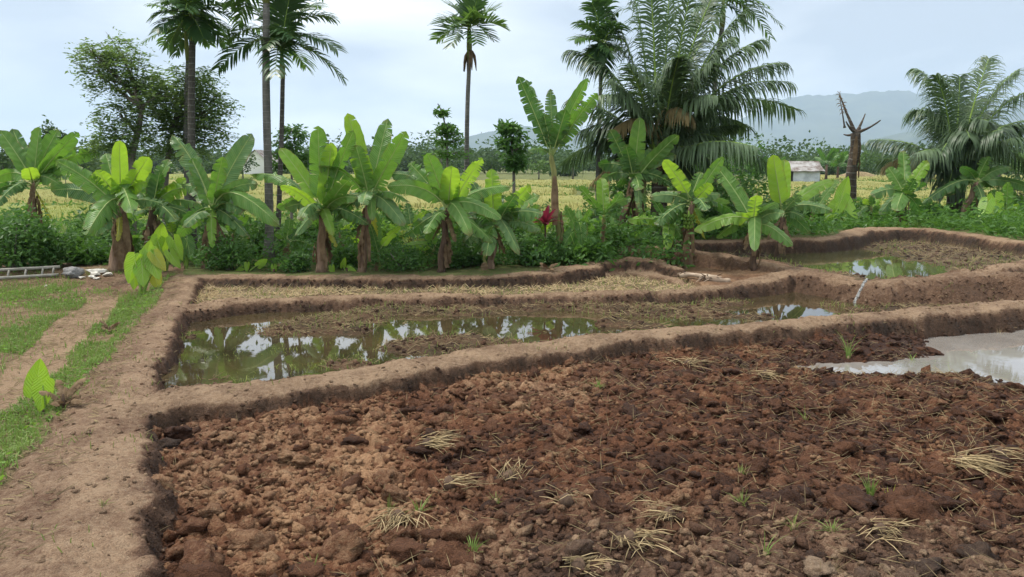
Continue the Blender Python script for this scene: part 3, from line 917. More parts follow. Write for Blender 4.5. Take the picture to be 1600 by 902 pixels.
def banana(label, base, D, top, leaves, stem=(.10, .055), smat='stem', dead=5, group=None, seed=1, name='banana_plant', mats=('leaf_mid',), off=.5, width=.24, lean=None):
    """base, top: pixels of stem foot and crown; leaves: (tip x, tip y, [opts])"""
    rnd = random.Random(seed * 101 + 5)
    if D is None:
        g = onground(*base)
    else:
        g = atdepth(base[0], D)
    D = g[1]
    root = thing(name, g, label, 'banana plant', group)
    stem = (stem[0] * .85, stem[1] * .85)
    T = pd(top[0], top[1], D)
    m = MB()
    n = 9
    pts = [g - Z3 * .04 + (T - g + Z3 * .04) * (i / n) + np.array((.02 * math.sin(i * 1.3 + seed), .015 * math.cos(i * 1.7 + seed), 0)) * (0 < i < n) for i in range(n + 1)]
    pts.append(pts[-1] + unit(T - g) * .12)
    rad = [stem[0] * 1.15] + [stem[0] + (stem[1] - stem[0]) * (i / n) for i in range(1, n + 1)] + [stem[1] * .5]
    m.tube(pts, rad, 12, True, .12)
    m.build('pseudostem', M[smat], root)
    # loose sheath strips round the stem
    for k in range(dead):
        h = rnd.uniform(.45, 1.0)
        p0 = g + (T - g) * h
        hanging_dead(root, p0, min((T[2] - g[2]) * h * rnd.uniform(.5, .95), .9), rnd.uniform(0, 6.28), rnd, stem[0] + (stem[1] - stem[0]) * h)
    # shrivelled whole leaves drooping from the crown
    for k in range(2 if dead > 2 else 0):
        a_ = rnd.uniform(0, 6.28); dl = min(.65, rnd.uniform(.55, .95) * (T[2] - g[2]) * .8)
        tip = T + np.array((math.cos(a_) * .26, math.sin(a_) * .26, -dl))
        banana_leaf(root, T, tip, .07, .25, 'dead' if rnd.random() < .7 else 'leaf_yellow', .6, .3, .2, rnd, 'dead_leaf', True)
    if dead > 3:
        # lower leaves arching out all round the crown
        for k in range(4):
            a_ = k * 1.57 + rnd.uniform(-.5, .5); r_ = rnd.uniform(.65, 1.0)
            tip = T + np.array((math.cos(a_) * r_, math.sin(a_) * r_, rnd.uniform(-.45, .15)))
            banana_leaf(root, T, tip, rnd.uniform(.12, .17), rnd.uniform(.3, .5), rnd.choice(('leaf_mid', 'leaf_dark', 'leaf_dark', 'leaf_grey')), rnd.choice((.3, .5, .7)), rnd.uniform(.2, .7), .16, rnd)
    i = 0
    for lf in leaves:
        tx, ty = lf[0], lf[1]; o = lf[2] if len(lf) > 2 else {}
        i += 1
        dy = o.get('dy', rnd.uniform(-off, off))
        tip = pd(tx, ty, D + dy)
        dx = abs(tip[0] - T[0]); dzz = tip[2] - T[2]
        L = np.linalg.norm(tip - T)
        arch = o.get('arch', .06 if dzz > .8 * dx else (.22 if dzz > 0 else .42))
        w = o.get('w', width * rnd.uniform(.85, 1.12)) 
        w = min(w * .78, L * .28)
        mt_ = o.get('m', rnd.choice(mats))
        start = T + np.array((rnd.uniform(-.5, .5), rnd.uniform(-.5, .5), 0)) * stem[1] + Z3 * rnd.uniform(-.05, .12)
        if mt_ == 'leaf_bright' and rnd.random() < .25: mt_ = 'leaf_mid'
        banana_leaf(root, start, tip, w, arch, mt_, o.get('tear', rnd.choice((.12, .3, .5))), o.get('turn', rnd.uniform(.45, .85)), o.get('pet', .14 if L > .6 else .2), rnd)
    return root

B_, Mi, Dk, Gr = 'leaf_bright', 'leaf_mid', 'leaf_dark', 'leaf_grey'
BG = 'banana plants along the fields'
banana('banana plant at the far left edge behind the dark shrubs', (52, 400), 15.6, (52, 292), [(0,205,{'w':.26,'m':Mi}),(20,203,{'m':Dk}),(62,200,{'w':.24,'m':Mi}),(90,203,{'m':Mi}),(122,208,{'m':Mi}),(118,230,{'m':Mi}),(155,238,{'m':Mi,'arch':.25}),(-8,280,{'m':Mi,'arch':.3}),(-15,300,{'m':Dk,'arch':.25}),(95,290,{'m':Mi,'arch':.45}),(45,262,{'m':B_,'dy':-.6}),(80,250,{'m':Dk,'dy':.6})], seed=1, group=BG, dead=6)
banana('banana plant with shaggy dead skirt beside the white rubble', (182, 424), None, (190, 325), [(187,220,{'w':.20,'m':B_,'tear':.02}),(88,252,{'w':.25,'m':Mi,'arch':.12}),(232,246,{'w':.24,'m':B_}),(136,366,{'w':.29,'m':B_,'arch':.55,'dy':-1.0}),(207,334,{'w':.24,'m':Mi,'arch':.6,'dy':-.9}),(80,298,{'w':.22,'m':Dk,'arch':.2,'dy':.4}),(228,285,{'w':.18,'m':B_,'dy':-.4}),(150,268,{'w':.24,'m':B_,'dy':-.3}),(165,240,{'m':Mi,'dy':.4}),(140,300,{'m':Dk,'dy':.3})], stem=(.17,.09), smat='stem', dead=16, seed=2, group=BG)
banana('banana plant between shaggy plant and first areca trunk', (236, 408), None, (238, 330), [(264,250,{'w':.24,'m':Mi}),(290,280,{'w':.2,'m':B_}),(297,293,{'w':.24,'m':B_,'arch':.25}),(310,318,{'w':.22,'m':Mi,'arch':.3}),(250,268,{'w':.24,'m':Dk}),(205,285,{'m':Dk,'w':.2}),(215,318,{'m':Dk,'arch':.4}),(275,345,{'m':Dk,'arch':.5,'dy':-.5}),(225,255,{'m':Mi})], stem=(.13,.08), dead=9, seed=3, group=BG, smat='stem_dark')
banana('greyish green banana plant right of the first areca trunks', (322, 420), None, (332, 335), [(270,212,{'w':.27,'m':Gr,'arch':.2,'tear':.3}),(393,210,{'w':.28,'m':Gr,'arch':.05,'tear':.15}),(348,245,{'w':.20,'m':Mi,'tear':.4,'dy':-.3}),(402,288,{'w':.2,'m':Gr,'arch':.35}),(436,352,{'w':.25,'m':Mi,'arch':.6,'dy':-.5,'tear':.3}),(332,388,{'w':.14,'m':B_,'arch':.7,'dy':-.5}),(390,372,{'w':.2,'m':Dk,'arch':.7}),(285,290,{'w':.22,'m':Gr,'arch':.3}),(300,248,{'w':.2,'m':Mi}),(375,310,{'w':.2,'m':Dk,'arch':.4,'dy':.4}),(285,350,{'m':Dk,'arch':.5})], stem=(.10,.07), dead=8, seed=4, group=BG)
banana('banana plant with brown fibrous stem, broad leaf held straight up', (502, 426), None, (504, 338), [(438,232,{'w':.22,'m':B_}),(497,198,{'w':.25,'m':B_,'tear':.3}),(518,224,{'w':.22,'m':B_,'dy':-.3}),(552,205,{'w':.20,'m':B_}),(392,272,{'w':.20,'m':Mi,'arch':.32,'tear':.3}),(438,290,{'w':.16,'m':B_,'dy':-.5,'arch':.2}),(433,325,{'w':.18,'m':Mi,'arch':.4}),(545,282,{'w':.2,'m':B_,'dy':-.5,'arch':.1}),(558,310,{'w':.16,'m':Mi,'arch':.3}),(462,368,{'w':.14,'m':Gr,'arch':.7,'dy':-.4}),(520,368,{'w':.13,'m':B_,'arch':.8,'dy':-.5}),(560,350,{'w':.17,'m':Dk,'arch':.5,'dy':.4})], stem=(.115,.08), smat='stem', dead=9, seed=5, group=BG)
banana('banana plant with tallest bright upright leaves fanned in a V', (564, 426), None, (577, 315), [(544,178,{'w':.24,'m':B_,'tear':.2,'arch':.02}),(606,186,{'w':.23,'m':B_,'arch':.02,'tear':.3}),(634,206,{'w':.24,'m':B_,'tear':.22,'arch':.02,'dy':-.4}),(556,228,{'w':.22,'m':Mi,'dy':-.3}),(498,260,{'w':.21,'m':Mi,'arch':.3,'tear':.3}),(545,318,{'w':.17,'m':Mi,'arch':.35}),(632,352,{'w':.20,'m':'leaf_grey','arch':.5,'dy':-.3}),(620,345,{'w':.15,'m':Dk,'arch':.45,'dy':.3}),(582,346,{'w':.12,'m':Mi,'arch':.6,'dy':-.5}),(522,345,{'m':Dk,'arch':.5})], stem=(.085,.06), dead=5, seed=6, group=BG)
banana('banana plant with one rounded translucent leaf facing forward', (688, 426), None, (698, 335), [(706,262,{'w':.25,'m':B_,'tear':.0,'dy':-.45,'turn':1.0}),(753,248,{'w':.19,'m':B_}),(668,240,{'w':.23,'m':Mi}),(640,255,{'w':.24,'m':Mi,'dy':.3}),(606,292,{'w':.21,'m':Mi,'arch':.3,'dy':-.3}),(608,272,{'w':.2,'m':Dk,'arch':.3,'dy':.4}),(798,292,{'w':.18,'m':Mi,'arch':.22,'tear':.15}),(783,342,{'w':.18,'m':Mi,'arch':.4,'dy':-.4,'tear':.15}),(735,368,{'w':.19,'m':Mi,'arch':.6,'dy':-.7,'tear':.03}),(668,375,{'w':.22,'m':Mi,'arch':.4,'dy':.2}),(726,272,{'m':Dk,'dy':.5})], stem=(.08,.06), smat='stem_dark', dead=4, seed=7, group=BG)
banana('bushy banana plant left of the red-leaved cordyline', (767, 420), None, (773, 358), [(768,265,{'w':.23,'m':B_,'tear':.15}),(828,290,{'w':.2,'m':B_,'arch':.05}),(842,305,{'w':.19,'m':Mi,'arch':.1}),(738,285,{'w':.2,'m':Dk}),(805,305,{'w':.22,'m':Dk,'dy':-.4}),(845,362,{'w':.18,'m':Mi,'arch':.5}),(812,398,{'w':.16,'m':'leaf_grey','arch':.7,'dy':-.5}),(725,378,{'w':.2,'m':Dk,'arch':.5}),(735,335,{'w':.2,'m':Dk,'arch':.35,'dy':-.3}),(775,300,{'m':Dk,'dy':.4}),(848,335,{'m':Dk,'arch':.3})], stem=(.075,.055), smat='stem', dead=5, seed=8, group=BG)
banana('small banana sucker between the round-leaf and bushy plants', (757, 424), None, (758, 395), [(738,400,{'w':.08,'arch':.6}),(748,352,{'w':.10}),(768,355,{'w':.1}),(722,372,{'w':.09,'arch':.4}),(785,380,{'w':.09,'arch':.4})], stem=(.035,.025), smat='stem_green', dead=1, seed=9, group=BG, mats=(Dk,))
banana('tallest banana plant, slim leaning stem with ragged split leaves', (878, 412), None, (862, 250), [(810,120,{'w':.22,'m':Dk,'tear':.7,'arch':.04}),(822,126,{'w':.2,'m':Gr,'tear':.6,'arch':.04,'dy':.5}),(860,140,{'w':.17,'m':Gr,'tear':.65,'arch':.02}),(918,123,{'w':.19,'m':Mi,'tear':.6,'arch':.04}),(933,146,{'w':.21,'m':Mi,'tear':.45,'arch':.05,'dy':-.4}),(884,172,{'w':.24,'m':Dk,'tear':.4,'arch':.03,'dy':-.5}),(826,236,{'w':.12,'m':Gr,'arch':.35,'tear':.5}),(850,180,{'m':Dk,'w':.22,'tear':.5})], stem=(.085,.055), smat='stem_green', dead=2, seed=10, group=BG)
banana('young pale green banana plant right of the tallest one', (942, 400), 14.4, (943, 345), [(940,278,{'w':.18,'m':B_,'tear':0.02}),(905,292,{'w':.17,'m':Mi}),(972,300,{'w':.16,'m':Mi}),(985,312,{'w':.16,'m':Gr,'arch':.3}),(925,330,{'w':.14,'m':Dk,'arch':.3}),(965,350,{'w':.15,'arch':.5})], stem=(.06,.045), smat='stem_green', dead=2, seed=11, group=BG)
banana('dark green banana plant with leaning stem under the big coconut palm', (960, 372), 15.6, (990, 282), [(1000,185,{'w':.25,'m':Mi,'arch':.02}),(953,203,{'w':.24,'m':Dk,'tear':.4}),(1060,212,{'w':.22,'m':B_,'arch':.08}),(1056,243,{'w':.2,'m':Gr,'arch':.2}),(978,228,{'w':.27,'m':Dk,'dy':-.4}),(1052,288,{'w':.2,'m':Dk,'arch':.3}),(1000,330,{'w':.15,'m':Gr,'arch':.7,'dy':-.5,'tear':.6}),(1020,235,{'w':.25,'m':Dk,'dy':.3}),(935,258,{'m':Dk,'arch':.3})], stem=(.10,.08), smat='stem_dark', dead=7, seed=12, group=BG)
K = banana('fruiting banana plant with a green bunch on the terrace corner', (1071, 418), None, (1081, 322), [(1038,250,{'w':.20,'m':B_,'arch':.05,'dy':-.3}),(1130,246,{'w':.17,'m':B_,'arch':.06}),(1112,288,{'w':.17,'m':B_,'dy':-.4}),(1016,308,{'w':.18,'m':Gr,'arch':.25}),(1060,270,{'w':.18,'m':Gr}),(1125,305,{'w':.16,'m':Gr,'arch':.3}),(1095,270,{'w':.18,'m':Mi,'dy':.3}),(1140,318,{'w':.15,'m':Gr,'arch':.3}),(1030,352,{'m':Dk,'arch':.4,'dy':.3})], stem=(.085,.06), smat='stem', dead=6, seed=13, group=BG)
# the bunch of fruit hanging from it
kb = pd(1076, 338, K.location[1] - .14)
m = MB()
m.tube([kb + Z3 * .10, kb, kb - Z3 * .12, kb - Z3 * .26], [.016, .02, .018, .012], 6)
bs = m.build('fruit_stalk', M['petiole'], K)
for h in range(4):
    for j in range(8):
        a = j / 8 * 6.28 + h * .4; d = np.array((math.cos(a), math.sin(a), 0)); c = kb - Z3 * (.01 + h * .065)
        m = MB(); m.tube([c, c + d * .045 - Z3 * .012, c + d * .075 + Z3 * .015, c + d * .085 + Z3 * .05], [.009, .015, .015, .006], 6)
        m.build('banana_fruit', M['fruit'], bs)
banana('low banana plant left of the fruiting plant, one leaf hanging forward', (1050, 414), None, (1045, 358), [(982,345,{'w':.16,'m':B_,'arch':.3}),(1018,308,{'w':.14,'m':Dk}),(992,372,{'w':.15,'m':Mi,'arch':.5}),(1043,390,{'w':.17,'m':B_,'arch':.7,'dy':-.5,'tear':0}),(1068,318,{'w':.16,'m':Mi}),(1066,372,{'w':.15,'m':Mi,'arch':.5,'dy':-.3}),(1045,322,{'w':.15,'m':Dk})], stem=(.045,.035), smat='stem_dark', dead=2, seed=14, group=BG)
banana('banana plant with drooping leaves spread both ways on the terrace', (1178, 422), None, (1178, 352), [(1117,258,{'w':.23,'m':B_,'arch':.08}),(1085,362,{'w':.19,'m':B_,'arch':.32,'dy':-.2,'tear':.22}),(1090,352,{'w':.16,'m':Mi,'arch':.35,'dy':.3}),(1120,372,{'w':.17,'m':Mi,'arch':.5}),(1179,393,{'w':.17,'m':B_,'arch':.75,'dy':-.6,'tear':.02}),(1238,384,{'w':.19,'m':Mi,'arch':.5,'dy':-.4,'tear':.15}),(1182,305,{'w':.2,'m':B_,'dy':-.3}),(1215,318,{'w':.18,'m':Gr,'arch':.2}),(1145,300,{'w':.2,'m':Gr}),(1225,335,{'w':.17,'m':Gr,'arch':.35})], stem=(.075,.055), smat='stem_dark', dead=3, seed=15, group=BG)
banana('banana plant with one big glowing yellow-green leaf standing up', (1215, 404), None, (1222, 338), [(1208,243,{'w':.26,'m':'taro_bright','tear':0,'arch':.0,'turn':1.0,'dy':-.2}),(1226,250,{'w':.22,'m':'taro_bright','tear':0,'dy':.2,'turn':.95}),(1303,282,{'w':.18,'m':B_,'arch':.12,'tear':.15}),(1300,330,{'w':.17,'m':Gr,'arch':.32}),(1265,365,{'w':.17,'m':Dk,'arch':.5}),(1250,305,{'w':.2,'m':Gr}),(1185,322,{'w':.18,'m':Mi,'arch':.3}),(1255,340,{'w':.18,'m':Dk,'arch':.4,'dy':-.3})], stem=(.07,.055), smat='stem_dark', dead=3, seed=16, group=BG)
banana('banana plant between the dead palm and right coconut palm', (1410, 347), 20, (1412, 308), [(1411,236,{'w':.24,'m':Mi,'turn':.5}),(1449,252,{'w':.26,'m':B_,'arch':.04}),(1388,262,{'w':.25,'m':B_}),(1362,305,{'w':.25,'m':Gr,'arch':.3}),(1400,330,{'w':.3,'m':B_,'arch':.7,'dy':-.6}),(1445,290,{'w':.22,'m':Dk,'arch':.3}),(1440,335,{'w':.24,'m':Dk,'arch':.5}),(1375,335,{'w':.24,'m':Dk,'arch':.5}),(1430,280,{'m':Dk,'dy':-.4})], stem=(.11,.09), smat='stem_dark', dead=3, seed=17, group=BG)
banana('leaning banana plant tight against the right coconut trunk', (1497, 345), 21, (1524, 290), [(1620,300,{'w':.22,'m':Gr,'arch':.2}),(1545,245,{'w':.26,'m':Mi}),(1580,262,{'w':.2,'m':Mi,'arch':.2}),(1440,320,{'w':.25,'m':Dk,'arch':.35}),(1470,300,{'w':.3,'m':Dk,'arch':.3}),(1500,262,{'m':Dk})], stem=(.1,.08), smat='stem', dead=4, seed=18, group=BG)
banana('broad-leaved banana sucker at the right edge of the photo', (1570, 352), 20, (1570, 335), [(1548,298,{'w':.22}),(1592,320,{'w':.24,'m':B_,'arch':.25}),(1540,330,{'w':.28,'m':Mi}),(1575,285,{'w':.2,'m':Mi}),(1605,345,{'w':.2,'m':Dk,'arch':.5})], stem=(.07,.05), smat='stem_green', dead=1, seed=19, group=BG, mats=(Mi, Dk))
banana('banana sucker behind the terrace water, left of the dead palm', (1268, 357), 19.5, (1270, 335), [(1255,290,{'w':.2}),(1310,280,{'w':.2,'m':Mi}),(1240,325,{'w':.2,'arch':.4}),(1290,318,{'w':.2,'m':B_,'arch':.3}),(1275,285,{'w':.2,'m':Dk})], stem=(.06,.045), smat='stem', dead=2, seed=20, group=BG, mats=(Mi, Dk))
banana('upright banana sucker right of the V-fanned plant', (592, 424), None, (592, 400), [(586,332,{'w':.12,'m':Mi,'tear':0}),(625,355,{'w':.12,'m':B_,'arch':.12}),(578,350,{'w':.09,'m':Dk}),(612,392,{'w':.08,'arch':.5})], stem=(.035,.028), smat='stem_green', dead=1, seed=21, group=BG, mats=(Mi,))
banana('low banana sucker with one leaf reaching left of the round-leaf plant', (676, 415), 13.9, (678, 393), [(622,392,{'w':.14,'m':B_,'arch':.4}),(668,330,{'w':.15,'m':Mi}),(712,362,{'w':.13,'m':Dk,'arch':.3}),(648,350,{'w':.12,'m':Dk})], stem=(.045,.035), smat='stem_green', dead=1, seed=22, group=BG, mats=(Dk,))

SK = [
 ('low banana sucker at the foot of the shaggy banana', 208, 14.6, 360), ('banana sucker filling the gap left of the first areca trunks', 272, 15.0, 335), ('banana sucker half hidden behind the greyish banana', 362, 14.8, 330),
 ('banana sucker left of the brown-stemmed banana, behind the bund', 452, 14.6, 345), ('banana sucker deep between the brown-stemmed and V-fanned plants', 535, 15.2, 330), ('banana sucker behind the dense fine-leaved bush', 640, 14.9, 318),
 ('banana sucker behind and right of the round-leaf banana', 722, 15.0, 318), ('banana sucker just left of the tallest banana stem', 838, 14.9, 325), ('banana sucker just right of the tallest banana stem', 908, 14.9, 318),
 ('banana sucker below the dark leaning banana, near the bund', 990, 16.2, 300), ('banana sucker behind the terrace plot left of the drooping banana', 1118, 19.3, 320), ('banana sucker between the dead palm and small right banana', 1362, 20.8, 300)]
for i, (lab, bx, D, yt) in enumerate(SK):
    rs = random.Random(900 + i); cy = 0
    g = atdepth(bx, D); base_y = CY - FPX * ((g[2] - CAMH) * CP + g[1] * SP) / (g[1] * CP - (g[2] - CAMH) * SP)
    crown_y = base_y - (base_y - yt) * .42; hpx = crown_y - yt
    lv = []
    for k in range(8):
        an = -1.5 + 3.0 * k / 7 + rs.uniform(-.2, .2); r_ = hpx * rs.uniform(.75, 1.15) * (1 - .15 * abs(an))
        lv.append((bx + math.sin(an) * r_ * 1.05, crown_y - math.cos(an) * r_ + (12 if abs(an) > 1 else 0), {'m': rs.choice((B_, Mi, Mi, Dk)), 'w': .13, 'dy': rs.uniform(-.4, .4)}))
    banana(lab, (bx, 400), D, (bx + rs.uniform(-4, 4), crown_y), lv, stem=(.055, .042), smat=rs.choice(('stem_green', 'stem', 'stem_dark')), dead=2, seed=60 + i, group='banana suckers in the thicket')

# ------------------------------------------------------------------ taro and other broad-leaved herbs
def heart_leaf(root, P, tipdir, size, mat, rnd, foot, up=None):
    """heart-shaped blade hung on an upright petiole; P its attachment, tipdir where the tip points"""
    T = unit(np.asarray(tipdir, float))
    view = unit(P - CAMP)
    S = unit(np.cross(T, view + np.array((rnd.uniform(-.7, .7), 0, rnd.uniform(-.5, .5)))))
    N = np.cross(S, T)
    b = MB()
    ns = 13
    for side in (-1, 1):
        rows, uv = [], []
        for i in range(ns + 1):
            s = i / ns
            y = (-.32 + 1.32 * s) * size
            w = size * .40 * (math.sin(math.pi * min(1, (s * .92 + .08)) ** .78) ** .75) * (1 - .25 * s)
            u0 = .10 * size * max(0, 1 - s * 4.2)
            rr, uu = [], []
            for u in (0, .35, .7, 1):
                q = P + T * (y + .05 * size * u) + side * S * (u0 + w * u) + N * (.16 * w * u + .10 * w * math.sin(s * 19) * u * u * .6) - N * .25 * size * max(0, s - .4) ** 2
                rr.append(q); uu.append((side * u, s * .35, 0))
            rows.append(rr); uv.append(uu)
        b.grid(rows, uv)
    o = b.build('leaf', M[mat], root)
    m = MB()
    mid = (foot + P) / 2 + np.array((rnd.uniform(-.03, .03), rnd.uniform(-.03, .03), .05))
    ps = [bez(foot, mid, P, t) for t in (0, .25, .5, .75, 1)]
    m.tube(ps, [size * .07, size * .055, size * .04, size * .03, size * .02], 6)
    m.build('petiole', M['petiole'], o)
def taro(label, base, leaves, D=None, mats=('taro_bright',), seed=1, group='taro plants'):
    rnd = random.Random(seed * 77)
    g = onground(*base) if D is None else atdepth(base[0], D)
    root = thing('taro_plant', g, label, 'taro plant', group)
    for lf in leaves:
        cx, cy, sz = lf[:3]; an = lf[3] if len(lf) > 3 else rnd.uniform(-.5, .5)
        mt_ = lf[4] if len(lf) > 4 else rnd.choice(mats)
        P = pd(cx, cy, g[1] + rnd.uniform(-.12, .12))
        td = np.array((math.sin(an), rnd.uniform(-.3, .1), -math.cos(an)))
        P = P - td * sz * .25
        heart_leaf(root, P, td, sz, mt_, rnd, g + np.array((rnd.uniform(-.03, .03), rnd.uniform(-.03, .03), -.02)))
    m = MB(); m.tube([g - Z3 * .03, g + Z3 * .05], [.03, .02], 7); m.build('corm', M['stem_dark'], root)
    return root
taro('lone bright yellow-green taro by the path edge in the grass', (70, 650), [(58,597,.27,2.9),(66,612,.22,-.2),(44,655,.11,-.5)], seed=3)
taro('clump of bright taro at the near end of the left bund', (222, 462), [(208,415,.36,-.3),(222,418,.40,.1),(238,408,.40,.35),(230,398,.3,2.9),(242,432,.3,.2,'leaf_yellow'),(246,405,.28,.5,'leaf_yellow'),(210,430,.3,-.15)], seed=4)
taro('taller taro behind the bright clump under the banana leaves', (258, 425), [(251,375,.42,2.95),(275,384,.36,.3),(270,402,.3,.5),(244,382,.32,-.4)], seed=5)
taro('taro with nodding leaves at the left end of the dark bund', (290, 420), [(294,385,.34,.3,'taro_dark'),(300,398,.3,.6,'taro_dark'),(280,400,.3,-.4,'taro_dark')], seed=6)
UG = 'small taro plants along the dark bund'
for i, (bx, lv) in enumerate((((388, 424), [(376,420,.12,-1.2),(386,416,.14,-.1),(408,412,.2,2.2)]), ((428, 425), [(428,420,.15,0.1)]), ((520, 425), [(519,421,.15,.1)]),
    ((542, 424), [(537,412,.17,2.9),(547,421,.16,1.3)]), ((905, 412), [(900,388,.3,-.4,'taro_dark'),(918,380,.32,.5,'taro_dark'),(888,372,.3,-.6,'taro_dark'),(908,362,.34,.1,'taro_dark')]),
    ((868, 415), [(862,398,.2,-.5,'taro_dark'),(872,392,.22,.4,'taro_dark')]), ((1320, 352), [(1312,318,.5,-.3),(1328,322,.5,.4),(1300,330,.45,-.6),(1318,300,.5,2.9)]),
    ((1550, 352), [(1540,325,.5,-.4),(1556,318,.5,.2)]))):
    lab = ('three-leaf taro seedling low on the dark bund left of the brown-stemmed banana', 'single round taro leaf on the dark bund between the paired palm trunks and brown-stemmed banana',
           'single taro leaf on the bund just right of the brown-stemmed banana', 'yellow-green taro seedling beside the V-fanned banana stem', 'large dark taro right of the tallest banana stem',
           'small dark taro at the foot of the tallest banana', 'broad taro clump right of the terrace at the foot of the dead palm', 'broad taro clump between the coconut palm and the right edge')[i]
    taro(lab, bx, lv, D=(19.2 if bx[0] > 1300 else None), seed=20 + i, group=UG)

# red cordyline
g = atdepth(852, 14.2); root = thing('cordyline', g, 'crimson cordyline rosette among the green undergrowth', 'shrub')
cc = pd(852, 352, 14.2); m = MB(); m.tube([g - Z3 * .03, (g + cc) / 2, cc], [.025, .022, .018], 6); m.build('stem', M['stem_dark'], root)
rnd = random.Random(4)
for i in range(26):
    a = i * 2.4; e = .25 + 1.1 * (i / 26); L = rnd.uniform(.34, .52)
    tip = cc + np.array((math.cos(a) * math.cos(e), math.sin(a) * math.cos(e), math.sin(e))) * L - Z3 * .10
    b = MB(); d = unit(tip - cc); s_ = unit(np.cross(d, Z3 + .1)); rows = []
    for k in range(6):
        t = k / 5; w = .038 * math.sin(math.pi * min(1, t * .95 + .05)) + .003; p = bez(cc, (cc + tip) / 2 + Z3 * .10, tip, t)
        rows.append([p - s_ * w, p + Z3 * .008 * -1, p + s_ * w])
    b.grid(rows); b.build('leaf', M['cordyline'], root)

# ------------------------------------------------------------------ palms
def frond(root, P0, P3, arch, ll, nl, w, mat, rnd, vee=.5, droop=.5, rmat='petiole', rr=.02, start=.14, name='frond', thin=1.0, plume=False, fwd=.30):
    """pinnate frond: rachis is the part, its leaflets the sub-part"""
    P0 = np.asarray(P0, float); P3 = np.asarray(P3, float); L = np.linalg.norm(P3 - P0)
    hv = (P3 - P0) * (1, 1, 0)
    C = (P0 + P3) / 2 + Z3 * arch * L - hv * arch * .45
    m = MB(); ts = np.linspace(0, 1, 12)
    m.tube([bez(P0, C, P3, t) for t in ts], [rr * (1.7 if t < .05 else 1) * (1 - .86 * t) for t in ts], 5)
    o = m.build(name, M[rmat], root)
    b = MB()
    nat = unit(np.cross(hv + np.array((1e-3, 2e-3, 0)), Z3))
    tw = rnd.uniform(-.5, .5)
    for i in range(nl):
        for side in (-1, 1):
            s = start + (1 - start) * (i + rnd.uniform(.1, .9)) / nl
            if rnd.random() > thin: continue
            p = bez(P0, C, P3, s); T = dbez(P0, C, P3, s)
            S = unit(nat - T * (nat @ T)); N = np.cross(S, T)
            if N[2] < 0: N = -N
            c_, s__ = math.cos(tw * s), math.sin(tw * s)
            S, N = S * c_ + N * s__, N * c_ - S * s__
            q = (s - start) / (1 - start)
            l = ll * (math.sin(math.pi * (.12 + .80 * q)) ** .6) * (rnd.uniform(.82, 1.1) if fwd < .4 else rnd.uniform(.55, 1.15))
            fw = fwd + .75 * q + rnd.uniform(-.08, .08)
            v = vee * (1 - .4 * q) + rnd.uniform(-.2, .2) * (1 if fwd < .4 else 1.5) + (rnd.uniform(-.8, .8) if plume else 0)
            d = unit(side * S * math.cos(v) + N * math.sin(v) + T * fw)
            e = unit(np.cross(d, N) + 1e-6)
            rows = []; pos = p.copy(); dd = d.copy()
            for k in range(5):
                t = k / 4
                ww = w * (math.sin(math.pi * (.16 + .80 * t)) ** .7) if k < 4 else .002
                rows.append([pos - e * ww * .5, pos + e * ww * .5])
                dd = unit(dd - Z3 * droop * (.10 + .42 * t) * (rnd.uniform(.7, 1.3) if fwd < .4 else rnd.uniform(.5, 1.25))); pos = pos + dd * l / 4
            b.grid(rows)
    b.build('leaflets', M[mat], o)
    return o
def palm_trunk(root, pts, r0, r1, mat, sides=10):
    m = MB(); n = len(pts)
    P = catmull(np.array(pts), 5)
    k = len(P)
    m.tube(list(P), [r0 * (1.35 if i < 2 else 1) + (r1 - r0) * i / (k - 1) for i in range(k)], sides, True, .05)
    return m.build('trunk', M[mat], root)
def areca(label, base, D, mids, crown, tips, r=(.07, .05), shaft=.5, ll=.5, nl=26, w=.045, arch=.28, bark='areca_bark', mat='palm', seed=1, droop=.8, extra=0, flen=1.6, off=.7, infl=None, vee=.35):
    rnd = random.Random(seed * 31)
    g = atdepth(base, D)
    root = thing('areca_palm', g, label, 'palm tree', 'slender areca palms')
    C = pd(crown[0], crown[1], D)
    pts = [g - Z3 * .05] + [pd(x, y, D) for x, y in mids] + [C - Z3 * shaft]
    palm_trunk(root, pts, r[0], r[1], bark)
    m = MB(); m.tube([C - Z3 * shaft * 1.02, C - Z3 * shaft * .6, C - Z3 * .1, C + Z3 * .12], [r[1] * 1.05, r[1] * 1.35, r[1] * 1.0, r[1] * .3], 9)
    m.build('crownshaft', M['crownshaft'], root)
    for tp in tips:
        tip = pd(tp[0], tp[1], D + (tp[2] if len(tp) > 2 else rnd.uniform(-off, off)))
        a = tp[3] if len(tp) > 3 else arch
        frond(root, C + Z3 * rnd.uniform(-.06, .1), tip, a, ll, nl, w, mat if rnd.random() < .7 else 'palm_light', rnd, vee, droop, rr=.016)
    for k in range(extra):
        a = rnd.uniform(0, 6.28); e = rnd.uniform(-.4, .9)
        tip = C + np.array((math.cos(a) * math.cos(e), math.sin(a) * math.cos(e), math.sin(e))) * flen * rnd.uniform(.8, 1.1)
        frond(root, C, tip, arch, ll, nl, w, mat if rnd.random() < .6 else 'palm_light', rnd, vee, droop, rr=.016)
    if infl:
        c = pd(infl[0], infl[1], D)
        for k in range(9):
            a = rnd.uniform(0, 6.28); m = MB(); pts_ = [c]
            for j in range(4):
                pts_.append(pts_[-1] + np.array((math.cos(a) * .06 * (1 - .2 * j), math.sin(a) * .06, -.05 - .05 * j)))
            m.tube(pts_, [.018, .03, .035, .025, .008], 5, True, .5)
            m.build('dead_flower_stalk', M['dead'], root)
    return root
